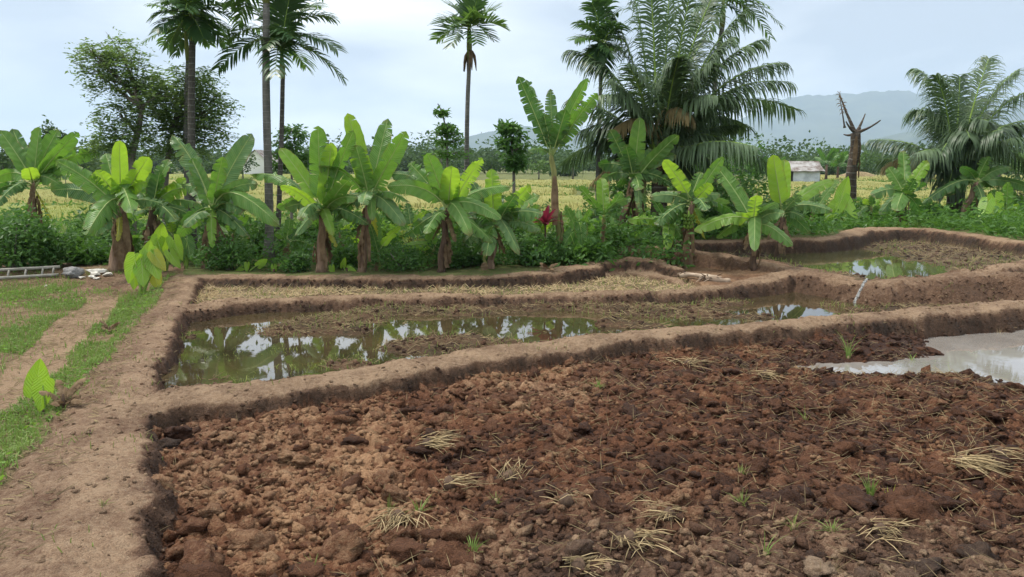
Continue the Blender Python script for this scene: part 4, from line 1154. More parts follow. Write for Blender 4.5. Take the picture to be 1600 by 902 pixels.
areca('thick grey areca trunk beside the airy tree, drooping crown at top', 301, 15.5, [(300,300),(299,160)], (298,22), [(245,48),(250,5),(270,-40),(300,-70),(345,-35),(372,60),(395,50),(385,20),(262,75),(330,50),(355,72),(240,25),(318,60)], r=(.085,.06), shaft=.5, ll=.42, nl=24, seed=1, bark='areca_bark_dark', extra=6, flen=1.2)
areca('thin areca palm close behind the thick grey trunk', 292, 16.6, [(291,300),(290,180)], (290,48), [(255,70),(262,30),(285,-5),(310,20),(322,62),(275,85)], r=(.05,.035), shaft=.6, ll=.35, nl=20, seed=2, extra=5, flen=.9)
areca('tallest areca trunk whose crown is cut off above the photo', 421, 14.6, [(420,300),(416,150)], (414,-40), [(352,-60),(380,-110),(430,-120),(470,-70),(360,10),(372,40),(462,10)], r=(.085,.06), shaft=.5, ll=.45, nl=24, seed=3, extra=6, flen=1.3)
areca('areca palm with wide arching fronds right of the tallest trunk', 433, 15.0, [(436,320),(440,210)], (440,84), [(340,108,.2,.5),(355,62,.4,.45),(388,8,.3,.25),(425,-25,.5,.1),(455,-15,-.4,.1),(520,28,.3,.42),(528,78,-.3,.5),(536,122,.1,.52),(430,118,-1.2,.5),(478,105,.9,.45),(415,75,-1.0,.4),(460,60,-.9,.35),(500,10,.8,.35)], r=(.052,.04), shaft=.45, ll=.50, nl=30, w=.045, seed=4, bark='areca_bark_dark', arch=.35)
areca('lone slim areca palm with small fan-like crown against open sky', 728, 19, [(729,280),(730,180)], (733,42), [(678,38,.2,.15),(683,62,.3,.3),(700,8,.5,.15),(722,-12,.3,.05),(748,-8,-.3,.05),(775,15,.3,.15),(788,42,-.2,.25),(770,62,.4,.3),(745,68,-.8,.35),(705,72,-.7,.35),(760,30,-.8,.3),(715,40,-.9,.3),(735,10,.8,.1),(695,30,.8,.2)], r=(.065,.05), shaft=.75, ll=.46, nl=22, w=.05, seed=5, infl=(735,78), droop=.25, vee=.5)
areca('slim areca palm partly hidden by the big coconut fronds', 934, 17.5, [(934,280),(937,180)], (940,72), [(905,35),(925,5),(948,-10),(965,20),(975,62),(915,85),(905,60),(960,90),(930,110),(945,115)], r=(.055,.04), shaft=.5, ll=.42, nl=22, seed=6, extra=5, flen=.8)
areca('tall areca palm behind the coconut, fronds hanging at top right', 1110, 21, [(1112,250),(1118,120)], (1130,8), [(1222,42,.2,.4),(1205,60,.3,.5),(1200,10,.3,.3),(1170,45,-.3,.5),(1150,-35),(1100,-30),(1080,20),(1075,55),(1105,60,-.5,.5),(1178,22,-.5,.4)], r=(.075,.06), shaft=.55, ll=.5, nl=24, seed=7)

def coconut(label, base, D, crown, tips, tr=(.20, .16), seed=1, ll=.85, nl=92, w=.037, dry=()):
    rnd = random.Random(seed * 13)
    g = atdepth(base, D); root = thing('coconut_palm', g, label, 'palm tree', 'coconut palms')
    C = pd(crown[0], crown[1], D)
    palm_trunk(root, [g - Z3 * .05, (g + C) / 2 + np.array((.04, 0, 0)), C - Z3 * .15], tr[0], tr[1], 'coco_bark', 14)
    # old leaf bases and fibre round the head
    for k in range(16):
        a = k * 2.4; d = np.array((math.cos(a), math.sin(a), 0)); h = C - Z3 * (.05 + .05 * (k % 7))
        m = MB(); m.tube([h + d * tr[1] * .6, h + d * (tr[1] + .07) + Z3 * .10, h + d * (tr[1] + .15) + Z3 * .26], [.05, .045, .012], 6, True, .4)
        m.build('leaf_base', M['coco_bark'] if k % 3 else M['frond_dry'], root)
    for k in range(9):
        a_ = k * 2.4 + .5; e_ = rnd.uniform(.1, 1.25); q_ = rnd.uniform(1.9, 2.7)
        tip = C + np.array((math.cos(a_) * math.cos(e_), math.sin(a_) * math.cos(e_), math.sin(e_))) * q_
        frond(root, C, tip, .22, ll, nl, w, rnd.choice(('coconut', 'coconut_pale')), rnd, .1, 2.6, rr=.036, start=.18, thin=.93, fwd=.5)
    for i, tp in enumerate(tips):
        tip = pd(tp[0], tp[1], D + (tp[2] if len(tp) > 2 else rnd.uniform(-1, 1)))
        a = tp[3] if len(tp) > 3 else .25
        a = a + .10
        mt_ = tp[4] if len(tp) > 4 else rnd.choice(('coconut', 'coconut', 'coconut_pale'))
        dr = mt_ == 'frond_dry'
        az_ = np.array((tip[0] - C[0], tip[1] - C[1], 0)); az_ = unit(az_) * tr[1] * .6
        frond(root, C + az_ + Z3 * rnd.uniform(-.1, .15), tip, a, ll * (1 if not dr else .75), nl, w, mt_, rnd, .10, 2.6 if not dr else 3.2, rmat='frond_dry' if dr else 'petiole', rr=.036, start=.18, thin=.93, fwd=.5)
    # nuts
    for k in range(7):
        a = k * .95; c = C + np.array((math.cos(a) * (tr[1] + .1), math.sin(a) * (tr[1] + .1), -.12 - .05 * (k % 3)))
        V, F = [], []
        m = MB(); m.tube([c + Z3 * .09, c + Z3 * .06, c, c - Z3 * .06, c - Z3 * .09], [.02, .065, .085, .065, .02], 8)
        m.build('coconut', M['crownshaft'], root)
    return root
coconut('big coconut palm with a dense drooping crown above the dark banana', 1024, 17.0, (1030, 262), [
    (892,78,.3,.22),(908,205,.1,.42),(880,255,.6,.5,'coconut'),(935,150,-1.2,.3),(952,12,.6,.12),(985,-35,.4,.05),(1015,-45,-.6,.05),(1048,-50,.3,.03),(1085,-40,-.4,.06),(1125,-25,.5,.1),(1165,15,.2,.12),
    (1190,62,-.6,.2),(1228,98,.3,.2),(1232,128,-.8,.28),(1245,172,.8,.3),(1208,262,-.7,.5),(1130,270,-1.2,.45),(1095,300,-.8,.7),(960,200,-1.0,.5,'frond_dry'),(1078,182,-1.3,.65,'frond_dry'),(1120,150,-1.4,.3),
    (980,100,-1.5,.12),(1060,90,-1.6,.08),(1100,60,1.2,.1),(940,262,.8,.5),(1170,200,1.2,.35),(990,318,.2,.7,'frond_dry'),(925,285,-.2,.5,'frond_dry'),(1110,100,-1.0,.15),(1140,60,-.5,.15)], seed=1)
coconut('shorter coconut palm at the right with wind-combed fronds', 1488, 22.5, (1492, 268), [
    (1432,108,.4,.28,'coconut_pale'),(1424,175,.2,.45,'coconut_pale'),(1462,118,-.6,.15),(1500,120,.6,.05),(1545,92,.3,.06,'coconut_pale'),(1592,108,.3,.15,'coconut_pale'),(1640,135,.4,.2,'coconut_pale'),(1635,190,-.7,.28,'coconut'),(1612,262,.2,.45,'coconut'),
    (1565,275,-1.0,.5),(1440,278,-.2,.55,'coconut'),(1470,240,-1.3,.55),(1545,190,-1.5,.45),(1520,160,1.3,.12),(1455,190,1.0,.3),(1580,200,1.0,.3),(1515,215,-1.6,.5),(1380,262,.6,.45,'frond_dry'),(1480,300,-.8,.6),(1535,300,-.4,.6),(1430,240,.5,.45)], tr=(.24,.18), seed=2, ll=.95, w=.036)

# dead palm
g = atdepth(1330, 25); root = thing('dead_palm', g, 'dead leafless palm trunk with broken frond stalks, bare against the mountain', 'dead palm')
T = pd(1337, 208, 25); palm_trunk(root, [g - Z3 * .05, pd(1330, 275, 25), pd(1336, 235, 25), T], .17, .15, 'coco_bark')
rnd = random.Random(2)
for tx, ty, a in ((1312,148,.02),(1352,178,.02),(1376,188,.08),(1322,190,.05),(1345,200,.1),(1318,210,.1)):
    tip = pd(tx, ty, 25 + rnd.uniform(-.4, .4)); m = MB()
    C = (T + tip) / 2 - Z3 * .1
    m.tube([bez(T, C, tip, t) for t in np.linspace(0, 1, 8)], np.linspace(.06, .018, 8).tolist(), 6, True, .3); m.build('frond_stalk', M['coco_bark'], root)
frond(root, pd(1320,200,25), pd(1311,146,25), .02, .5, 16, .03, 'dead', rnd, .2, 1.3, rmat='coco_bark', rr=.03, start=.4, thin=.8)
for k in range(7):
    a = rnd.uniform(0, 6.28); hanging_dead(root, T + np.array((0, -.1, -.1)), rnd.uniform(.8, 1.9), a, rnd)

# ------------------------------------------------------------------ leaf clouds
def leafcloud(P, size, aspect=.45, jitter=.35, up=.35, dirs=None):
    """one folded leaf (4 verts, 2 triangles) at every point of P"""
    n = len(P)
    d = rng.normal(size=(n, 3)) if dirs is None else dirs + .6 * rng.normal(size=(n, 3))
    d[:, 2] = d[:, 2] * .6 - .15
    d /= np.linalg.norm(d, axis=1)[:, None] + 1e-9
    nn = rng.normal(size=(n, 3)); nn[:, 2] = np.abs(nn[:, 2]) + up
    s = np.cross(d, nn); s /= np.linalg.norm(s, axis=1)[:, None] + 1e-9
    nrm = np.cross(s, d)
    L = size * (1 + jitter * (rng.random(n) * 2 - 1)); W = L * aspect
    a = P; c = P + d * L[:, None]
    mid = P + d * (L * .45)[:, None] + nrm * (L * .08)[:, None]
    b = mid + s * (W * .5)[:, None]; e = mid - s * (W * .5)[:, None]
    V = np.stack([a, b, c, e], 1).reshape(-1, 3)
    F = np.arange(4 * n).reshape(n, 4)
    return V, F
def lobes_points(lobes, n):
    """points through the outer half of ellipsoid lobes (cx, cy, cz, rx, ry, rz)"""
    out = []; w = np.array([l[3] * l[4] + l[3] * l[5] for l in lobes]); w = w / w.sum()
    for l, q in zip(lobes, w):
        k = max(3, int(n * q)); v = rng.normal(size=(k, 3)); v /= np.linalg.norm(v, axis=1)[:, None]
        r = .45 + .6 * rng.random(k) ** .6
        r = r * (1 + .25 * fbm(v[:, 0] * 3 + l[0], v[:, 2] * 3 + l[1] + v[:, 1] * 2, 3, 5))
        out.append(np.array(l[:3]) + v * r[:, None] * np.array(l[3:6]))
    return np.vstack(out)
def bush(label, px, py_top, D, wpx, n=900, size=.09, mat='bush_dark', name='bush', group=None, seed=1, aspect=.45, cat='bush', nl=6):
    rnd = random.Random(seed * 17)
    g = atdepth(px, D); top = pd(px, py_top, D); h = max(.25, top[2] - g[2]); w = wpx * D / FPX
    root = thing(name, g, label, cat, group)
    lobes = []
    for k in range(nl):
        x = rnd.uniform(-.5, .5) * w * .75; hh = h * rnd.uniform(.55, 1.0) if k else h
        lobes.append((g[0] + (x if k else 0), g[1] + rnd.uniform(-.3, .3) * w, g[2] + hh * .55, w * rnd.uniform(.22, .36), w * rnd.uniform(.2, .32), hh * .5))
    P = lobes_points(lobes, n); P = P[P[:, 2] > g[2] + .02]
    m = MB()
    for l in lobes:
        m.tube([g + np.array((rnd.uniform(-.05, .05), rnd.uniform(-.05, .05), -.03)), (g + np.array(l[:3])) / 2 + np.array((0, 0, .03)), np.array(l[:3]) + Z3 * l[5] * .5], [.022, .015, .006], 5)
    m.build('stems', M['tree_bark'], root)
    V, F = leafcloud(P, size, aspect)
    add('foliage', V, F, M[mat], root, False)
    return root
def tree(label, base, D, trunk, lobes_px, n, size, mat, r=.08, seed=1, name='tree', bark='tree_bark', group=None, compound=0, nbr=0):
    """trunk: pixels up the trunk; lobes_px: (px, py, rx px, ry px)"""
    rnd = random.Random(seed * 19)
    g = atdepth(base, D); root = thing(name, g, label, 'tree', group)
    pts = [g - Z3 * .05] + [pd(x, y, D) for x, y in trunk]
    palm_trunk(root, pts, r, r * .45, bark, 9)
    k = D / FPX; lobes = []
    for (x, y, rx, ry) in lobes_px:
        c = pd(x, y, D + rnd.uniform(-.5, .5) * rx * k)
        lobes.append((c[0], c[1], c[2], rx * k, rx * k * .9, ry * k))
    for l in lobes:
        c = np.array(l[:3]); s = pts[min(len(pts) - 1, max(1, rnd.randrange(1, len(pts))))]
        best = min(pts[1:], key=lambda q: np.linalg.norm(q - c) + .6 * max(0, q[2] - c[2]))
        m = MB(); mid = (best + c) / 2 + np.array((rnd.uniform(-.1, .1), rnd.uniform(-.1, .1), rnd.uniform(-.05, .1))) * np.linalg.norm(c - best)
        ps = [bez(best, mid, c, t) for t in np.linspace(0, 1, 6)]
        m.tube(ps, np.linspace(r * .5, r * .12, 6).tolist(), 6)
        for q in range(nbr):
            a = rnd.choice(ps[2:]); e = c + np.array((rnd.gauss(0, 1) * l[3], rnd.gauss(0, 1) * l[4], rnd.gauss(0, 1) * l[5])) * .6
            m.tube([a, (a + e) / 2 + Z3 * .04, e], [r * .16, r * .09, r * .03], 4)
        m.build('branch', M[bark], root)
    P = lobes_points(lobes, n)
    if compound:
        # each point carries a pinnate sprig
        q = len(P); d = rng.normal(size=(q, 3)); d[:, 2] = d[:, 2] * .5 - .1; d /= np.linalg.norm(d, axis=1)[:, None]
        t = np.linspace(.1, 1, compound)
        PP = (P[:, None, :] + d[:, None, :] * (t[None, :, None] * size * 3.4) - np.array((0, 0, 1)) * (t[None, :, None] ** 2 * size * .9)).reshape(-1, 3)
        sd_ = np.cross(d, (0, 0, 1)); sd_ /= np.linalg.norm(sd_, axis=1)[:, None] + 1e-9
        sg = np.where(np.arange(compound) % 2 == 0, 1, -1)
        dirs = (sd_[:, None, :] * sg[None, :, None] * 1.6 + d[:, None, :] * .6).reshape(-1, 3)
        V, F = leafcloud(PP, size, .38, .3, 1.0, dirs)
    else:
        V, F = leafcloud(P, size, .5)
    add('crown', V, F, M[mat], root, False)
    return root

# ------------------------------------------------------------------ trees and bushes
tree('airy fine-leaved tree with twin pale stems behind the left bananas', 205, 16.2, [(207,300),(205,250),(215,210),(222,170)], [
    (150,95,30,22),(185,80,32,26),(165,125,28,20),(205,110,34,30),(140,78,16,8),(215,150,30,32),(185,180,34,26),(170,225,30,18),(205,215,30,24),(245,150,30,28)], 900, .10, 'tree_leaf', .10, 1, compound=9, nbr=4)
tree('dense rounded dark tree behind the thick areca trunk', 262, 17.0, [(258,300),(262,250),(270,200)], [
    (275,135,42,30),(310,150,40,32),(255,160,36,36),(330,175,28,26),(295,190,45,34),(250,205,32,30),(320,215,32,24),(275,225,40,22),(345,160,16,18),(310,120,30,14),(345,205,14,16),(285,165,46,36)], 1200, .10, 'tree_leaf', .09, 2, compound=9, nbr=3)
def sapling(label, base, D, pts, tiers, seed, size=.13, mat='bush', r=.03):
    rnd = random.Random(seed); g = atdepth(base, D); root = thing('sapling', g, label, 'sapling', 'young trees among the bananas')
    P = [g - Z3 * .03] + [pd(x, y, D) for x, y in pts]
    palm_trunk(root, P, r, r * .35, 'tree_bark', 7)
    k = D / FPX
    pp = []
    for (x, y, rp) in tiers:
        c = pd(x, y, D); nb = 8
        m = MB()
        for j in range(nb):
            a = j / nb * 6.28 + rnd.random(); R_ = rp * k * rnd.uniform(.75, 1.1)
            e = c + np.array((math.cos(a) * R_, math.sin(a) * R_, R_ * rnd.uniform(.05, .5)))
            m.tube([c, (c + e) / 2 + Z3 * R_ * .15, e], [.01, .007, .003], 4)
            for q in range(26):
                t = rnd.uniform(.3, 1.05); pp.append(c + (e - c) * t + np.array((rnd.gauss(0, .05), rnd.gauss(0, .05), rnd.gauss(0, .03))))
        m.build('branch', M['tree_bark'], root)
    V, F = leafcloud(np.array(pp), size, .4)
    add('crown', V, F, M[mat], root, False)
sapling('slender sapling with bare top twig left of the lone areca', 698, 18, [(699,250),(697,205),(690,175),(684,162)], [(699,245,28),(699,228,26),(700,212,22),(698,203,16),(690,178,7)], 3, .12, 'bush')
sapling('tiered leafy sapling between the lone areca and tallest banana', 802, 17, [(803,290),(801,240),(796,205)], [(804,250,20),(803,236,24),(800,222,22),(797,210,20),(794,200,14),(806,262,14)], 4, .14, 'bush_dark', .045)
sapling('leafy young tree showing between the wide-fronded palm and banana leaf', 455, 17, [(456,280),(455,220)], [(452,232,26),(458,218,24),(445,245,24),(470,250,20),(455,206,18),(462,262,24),(440,262,20)], 5, .11, 'bush_dark', .04)
sapling('thin sapling in front of the yellow rice, left of the V-fanned plant', 545, 16, [(546,380),(546,345)], [(546,340,20),(540,350,22),(550,358,18)], 6, .12, 'bush', .02)
BU = 'bushes in the undergrowth'
bush('large dark glossy shrub in the left corner beside the ladder', 20, 330, 13.6, 130, 3800, .10, 'bush_dark', group=BU, seed=1, nl=9)
bush('dark shrub right of the corner shrub, above the ladder end', 68, 352, 13.9, 85, 2200, .09, 'bush_dark', group=BU, seed=2, nl=7)
bush('low fern-like bush left of the shaggy banana', 138, 385, 14.2, 70, 900, .16, 'bush', group=BU, seed=3, aspect=.25)
bush('mid green bush in front of the yellow field behind the rubble', 118, 362, 16, 70, 900, .12, 'bush', group=BU, seed=4)
bush('rounded dark bush at the foot of the greyish banana', 360, 368, 13.6, 90, 2000, .07, 'bush_dark', group=BU, seed=5, nl=8)
bush('dark low bush left of the brown-stemmed banana', 465, 392, 13.4, 60, 1100, .07, 'bush_dark', group=BU, seed=6)
bush('fresh green bush right of the brown-stemmed banana', 535, 385, 13.9, 55, 900, .09, 'bush', group=BU, seed=7)
bush('dense fine-leaved bush between the V-fanned and round-leaf plants', 630, 378, 13.5, 90, 2400, .06, 'bush_dark', group=BU, seed=8, nl=9)
bush('yellowish flowering bush behind the round-leaf banana', 655, 352, 14.8, 80, 1100, .07, 'leaf_yellow', group=BU, seed=9)
bush('dark bush under the bushy banana leaves', 728, 372, 13.9, 85, 2000, .09, 'bush_dark', group=BU, seed=10, nl=8)
bush('leafy dark bush at the foot of the cordyline', 832, 368, 13.9, 80, 1700, .10, 'bush_dark', group=BU, seed=11, nl=8)
bush('bright herb clump right of the tallest banana stem', 925, 372, 14.0, 70, 1000, .12, 'bush', group=BU, seed=12)
bush('green bush below the dark leaning banana', 965, 350, 15.2, 90, 1500, .11, 'bush', group=BU, seed=13, nl=8)
bush('large deep green bush right of the coconut trunk', 1135, 215, 21, 130, 3200, .16, 'bush_dark', group=BU, seed=14, nl=10)
bush('leafy bush behind the fruiting banana', 1105, 300, 17.5, 110, 1900, .13, 'bush_dark', group=BU, seed=15, nl=8)
bush('dark bush left of the big coconut trunk', 975, 265, 18.4, 90, 1700, .13, 'bush_dark', group=BU, seed=16, nl=7)
bush('low green bush behind the terrace bund left of the dead palm', 1290, 335, 19.6, 80, 1000, .13, 'bush', group=BU, seed=17)
bush('bush right of the small banana near the right coconut', 1455, 318, 21, 60, 1000, .14, 'bush_dark', group=BU, seed=18)
bush('leafy bush at the right edge under the coconut fronds', 1565, 300, 22.5, 120, 2000, .16, 'bush', group=BU, seed=19, nl=8)
bush('low dark bush directly behind the leaning banana at right', 1520, 325, 21.5, 70, 1000, .14, 'bush_dark', group=BU, seed=20)
bush('brown-twigged bush at the extreme right edge beyond the coconut', 1592, 250, 26, 60, 700, .14, 'far_leaf', group=BU, seed=21)
bush('bush between the paired trunks and the greyish banana', 405, 345, 15.4, 70, 1100, .10, 'bush', group=BU, seed=22)
bush('bright bush in the gap beneath the fan-leaved plants', 600, 350, 15.6, 60, 900, .10, 'bush_light', group=BU, seed=23)

HB = 'hedge bushes between the bananas and the rice'
for i, (lab, px, yt, D, w, mt_) in enumerate((
    ('hedge bush behind the far-left banana and corner shrub', 28, 318, 17.5, 90, 'bush'), ('hedge bush right behind the shaggy banana', 160, 322, 17.2, 90, 'bush_dark'), ('hedge bush behind the greyish banana', 345, 318, 17.6, 90, 'bush_dark'),
    ('hedge bush behind the brown-stemmed banana', 490, 330, 17.0, 90, 'bush'), ('hedge bush just right behind the V-fanned banana', 612, 318, 17.8, 80, 'bush_dark'), ('hedge bush behind the round-leaf banana', 705, 312, 18.0, 90, 'bush'),
    ('hedge bush behind the bushy banana and cordyline', 815, 318, 17.4, 110, 'bush_dark'), ('hedge bush right behind the young pale banana', 935, 305, 18.0, 80, 'bush'), ('hedge bush behind the glowing-leaf banana', 1235, 300, 20.5, 100, 'bush_dark'),
    ('hedge bush behind the broad taro clump by the dead palm', 1345, 312, 22.0, 80, 'bush'))):
    bush(lab, px, yt, D, w, 1300, .13, mt_, 'hedge_bush', HB, 40 + i, .42, 'bush', 7)
# undergrowth that nobody could count
x = rng.uniform(-8.5, 3.2, 17000); y = rng.uniform(13.45, 16.0, 17000)
dens = vnoise(x * 1.4, y * 1.4, 9)
k = (rng.random(len(x)) < dens * 1.2) & ((x > -5.6) | (y > 13.9))
x, y = x[k], y[k]; z = terrain(x, y, False)[0] + np.abs(rng.normal(size=len(x))) * .36 * (.4 + dens[k])
V, F = leafcloud(np.stack([x, y, z], -1), .12, .4)
tag(add('undergrowth', V, F, M['bush_dark'], None, False), 'dark mixed undergrowth between the banana stems', 'undergrowth', None, 'stuff')
x = rng.uniform(-15, 16, 20000); y = rng.uniform(15.5, 24, 20000)
k = (x < 2.5) | (y > 18.7)
x, y = x[k], y[k]
k = rng.random(len(x)) < vnoise(x * .8, y * .8, 19) * 1.2
x, y = x[k], y[k]; z = terrain(x, y, False)[0] + np.abs(rng.normal(size=len(x))) * .16
V, F = leafcloud(np.stack([x, y, z], -1), .16, .35)
tag(add('undergrowth', V, F, M['bush'], None, False), 'green herbs covering the ground behind the bananas', 'undergrowth', None, 'stuff')

x = rng.uniform(2.6, 17, 26000); y = rng.uniform(15.4, 22.5, 26000)
q_ = terrain(x, y, False); k = (q_[1] == 0) & (q_[2] < 0); x, y = x[k], y[k]
k = rng.random(len(x)) < .2 + vnoise(x * 1.1, y * 1.1, 49)
x, y = x[k], y[k]; z = terrain(x, y, False)[0] + np.abs(rng.normal(size=len(x))) * .22 * (.4 + vnoise(x * .9, y * .9, 51))
V, F = leafcloud(np.stack([x, y, z], -1), .17, .38)
tag(add('undergrowth', V, F, M['bush'], None, False), 'lush herbs behind the far bund of the upper terrace', 'undergrowth', None, 'stuff')
# ------------------------------------------------------------------ grass, straw
def blades(P, h, w, lean, curve=.5):
    n = len(P)
    a = rng.random(n) * 2 * np.pi; d = np.stack([np.cos(a), np.sin(a), np.zeros(n)], -1)
    b_ = rng.random(n) * 2 * np.pi; s = np.stack([np.cos(b_), np.sin(b_), np.zeros(n)], -1)
    H = h * (.6 + .8 * rng.random(n)); ln = lean * rng.random(n)
    p1 = P + d * (H * ln * .4)[:, None] + np.array((0, 0, 1)) * (H * .6)[:, None]
    p2 = P + d * (H * ln * (.4 + curve + .4))[:, None] + np.array((0, 0, 1)) * (H * (1 - .45 * ln))[:, None]
    V = np.stack([P - s * w / 2, P + s * w / 2, p1 + s * w * .4, p1 - s * w * .4, p2], 1).reshape(-1, 3)
    i = np.arange(n) * 5
    F = np.concatenate([np.stack([i, i + 1, i + 2, i + 3], -1)])
    T = np.stack([i + 3, i + 2, i + 4], -1)
    return V, np.concatenate([np.stack([i, i + 1, i + 2], -1), np.stack([i, i + 2, i + 3], -1), T])
def strands(P, L, w, flat=.25):
    """loose straws lying about: thin three-sided prisms"""
    n = len(P); a = rng.random(n) * 2 * np.pi; e = flat * rng.random(n)
    d = np.stack([np.cos(a) * np.cos(e), np.sin(a) * np.cos(e), np.sin(e)], -1) * (L * (.5 + rng.random(n)))[:, None]
    s = np.stack([-np.sin(a), np.cos(a), np.zeros(n)], -1) * w / 2; u = np.array((0, 0, w * .8))
    bend = np.array((0, 0, 1)) * (.05 * L * (rng.random(n) - .3))[:, None]
    A = [P - s, P + s, P + u, P + d * .55 + bend - s, P + d * .55 + bend + s, P + d * .55 + bend + u, P + d]
    V = np.stack(A, 1).reshape(-1, 3); i = (np.arange(n) * 7)[:, None]
    tri = np.array([(0,1,4),(0,4,3),(1,2,5),(1,5,4),(2,0,3),(2,3,5),(3,4,6),(4,5,6),(5,3,6)])
    return V, (i[:, :, None] + tri[None]).reshape(-1, 3)
x = rng.uniform(-24, 22, 60000); y = rng.uniform(15.5, 40, 60000) 
k = (np.abs(x) < y * .72) & ((x < 3) | (y > 18.8)) & (rng.random(len(x)) < .35 + .6 * vnoise(x * .5, y * .5, 29))
x, y = x[k], y[k]; z = terrain(x, y, False)[0]
V, F = blades(np.stack([x, y, z], -1), .17, .028, 1.0)
tag(add('meadow_grass', V, F, M['grass'], None, False), 'rough grass on the open ground between bananas and rice', 'grass', None, 'stuff')
# the verge
x = rng.uniform(-11, -2.0, 120000); y = rng.uniform(3.6, 13.5, 120000)
k = (np.abs(x) < y * .75 + .6)
x, y = x[k], y[k]
z, rg, bi, mo, hu, gr = terrain(x, y, False)
k = ((rg == 6) | (rg == 7) | (bi == 0)) & (rng.random(len(x)) < gr * 1.5 * (.4 + vnoise(x * 2.2, y * 2.2, 77)) - .03)
P = np.stack([x[k], y[k], z[k]], -1)
V, F = blades(P, .065, .011, 1.1)
tag(add('grass', V, F, M['grass'], None, False), 'short green grass on the verge beside the dirt path', 'grass', None, 'stuff')
k3 = ((rg == 6) | (bi == 0)) & (gr > .15) & (vnoise(x * 1.3, y * 1.3, 87) > .55) & (rng.random(len(x)) < .10)
V, F = leafcloud(np.stack([x[k3], y[k3], z[k3] + .015 + .04 * rng.random(k3.sum())], -1), .045, .55)
tag(add('low_weeds', V, F, M['bush_light'], None, False), 'small broad-leaved weeds in the verge grass', 'weeds', None, 'stuff')
k2 = ((rg == 6) | (rg == 7)) & (rng.random(len(x)) < .10)
V, F = strands(np.stack([x[k2], y[k2], z[k2] + .008], -1), .11, .006)
tag(add('dry_grass', V, F, M['straw_dull'], None, False), 'dry grass litter along the dirt path', 'dry grass', None, 'stuff')
# bund edge sprigs, stubble strip
def region_points(n, box, reg, fine=False, cond=None):
    x = rng.uniform(box[0], box[1], n); y = rng.uniform(box[2], box[3], n)
    z, rg, bi, mo, hu, gr = terrain(x, y, fine)
    k = (rg == reg) & (bi < 0)
    if cond is not None: k &= cond(x, y, z)
    return np.stack([x[k], y[k], z[k]], -1)
P = region_points(14000, (-6, 4, 10.5, 14), 3, cond=lambda x, y, z: rng.random(len(x)) < .25 + .8 * (vnoise(x * 1.8, y * 3, 15) > .5))
V, F = strands(P + (0, 0, .01), .10, .008, .8)
tag(add('stubble', V, F, M['straw'], None, False), 'pale straw stubble on the strip behind the middle pond', 'straw', None, 'stuff')
P = region_points(2500, (-6, 4, 10.5, 14), 3)
V, F = blades(P, .07, .012, .8)
tag(add('weeds', V, F, M['pond_weed'], None, False), 'small green weeds on the stubble strip', 'weeds', None, 'stuff')
# ponds: rotting straw on the mud banks, sprouting weeds
P = region_points(42000, (-4.5, 7, 5.2, 12), 2, True, lambda x, y, z: (z > WB - .012) & (rng.random(len(x)) < np.clip(.08 + .5 * (y - 6.2) / 3.0, .04, .42)))
P[:, 2] = np.maximum(P[:, 2], WB) + .006
V, F = strands(P, .10, .0065, .5)
tag(add('rotting_straw', V, F, M['straw_dull'], None, False), 'rotting straw mats on the mud banks of the middle pond', 'straw', None, 'stuff')
P = region_points(24000, (-4.5, 3, 5.2, 12), 2, True, lambda x, y, z: (z > WB - .015) & (rng.random(len(x)) < (vnoise(x * 5, y * 5, 71) > .42) * .6 * sum(blob(x, y, px, py, rx, ry, WB) for px, py, rx, ry in ((470,517,70,10),(535,502,90,9),(600,488,80,7),(690,488,80,6),(300,527,40,5),(330,592,50,5),(1040,486,90,8),(850,478,150,5)))))
P[:, 2] = np.maximum(P[:, 2], WB) + .008
V, F = strands(P, .10, .0055, .5)
tag(add('straw_mats', V, F, M['straw_dull'], None, False), 'pale straw mats on the low islands of the middle pond', 'straw', None, 'stuff')
P = region_points(9000, (-4.5, 7, 7.0, 12), 2, True, lambda x, y, z: (z > WB - .03) & (vnoise(x * 2.5, y * 2.5, 33) > .45))
P[:, 2] = np.maximum(P[:, 2], WB - .01)
V, F = blades(P, .07, .009, .9)
tag(add('pond_weeds', V, F, M['pond_weed'], None, False), 'green weeds sprouting from the mud of the middle pond', 'weeds', None, 'stuff')
P = region_points(1500, (-4.6, -1.5, 5.2, 9), 2, False, lambda x, y, z: (vnoise(x * 2.2, y * 2.2, 35) > .62))
P[:, 2] = WB - .005
V, F = blades(P, .05, .010, 1.4)
tag(add('pond_weeds', V, F, M['pond_weed'], None, False), 'sparse weed tips poking through the left half of the pond', 'weeds', None, 'stuff')
P = region_points(16000, (2, 14, 11, 18), 4, True, lambda x, y, z: (z > WE + .005) & (rng.random(len(x)) < .35 * (vnoise(x * 2, y * 2, 44) > .4)))
P[:, 2] = np.maximum(P[:, 2], WE) + .006
V, F = strands(P, .14, .010, .7)
tag(add('rotting_straw', V, F, M['straw_dull'], None, False), 'straw litter on the mud of the upper right terrace', 'straw', None, 'stuff')
P = region_points(5000, (2, 14, 11, 18), 4, True, lambda x, y, z: (z > WE - .03) & (vnoise(x * 1.5, y * 1.5, 39) > .5))
V, F = blades(P, .09, .012, .9)
tag(add('pond_weeds', V, F, M['pond_weed'], None, False), 'green weeds on the upper right terrace', 'weeds', None, 'stuff')
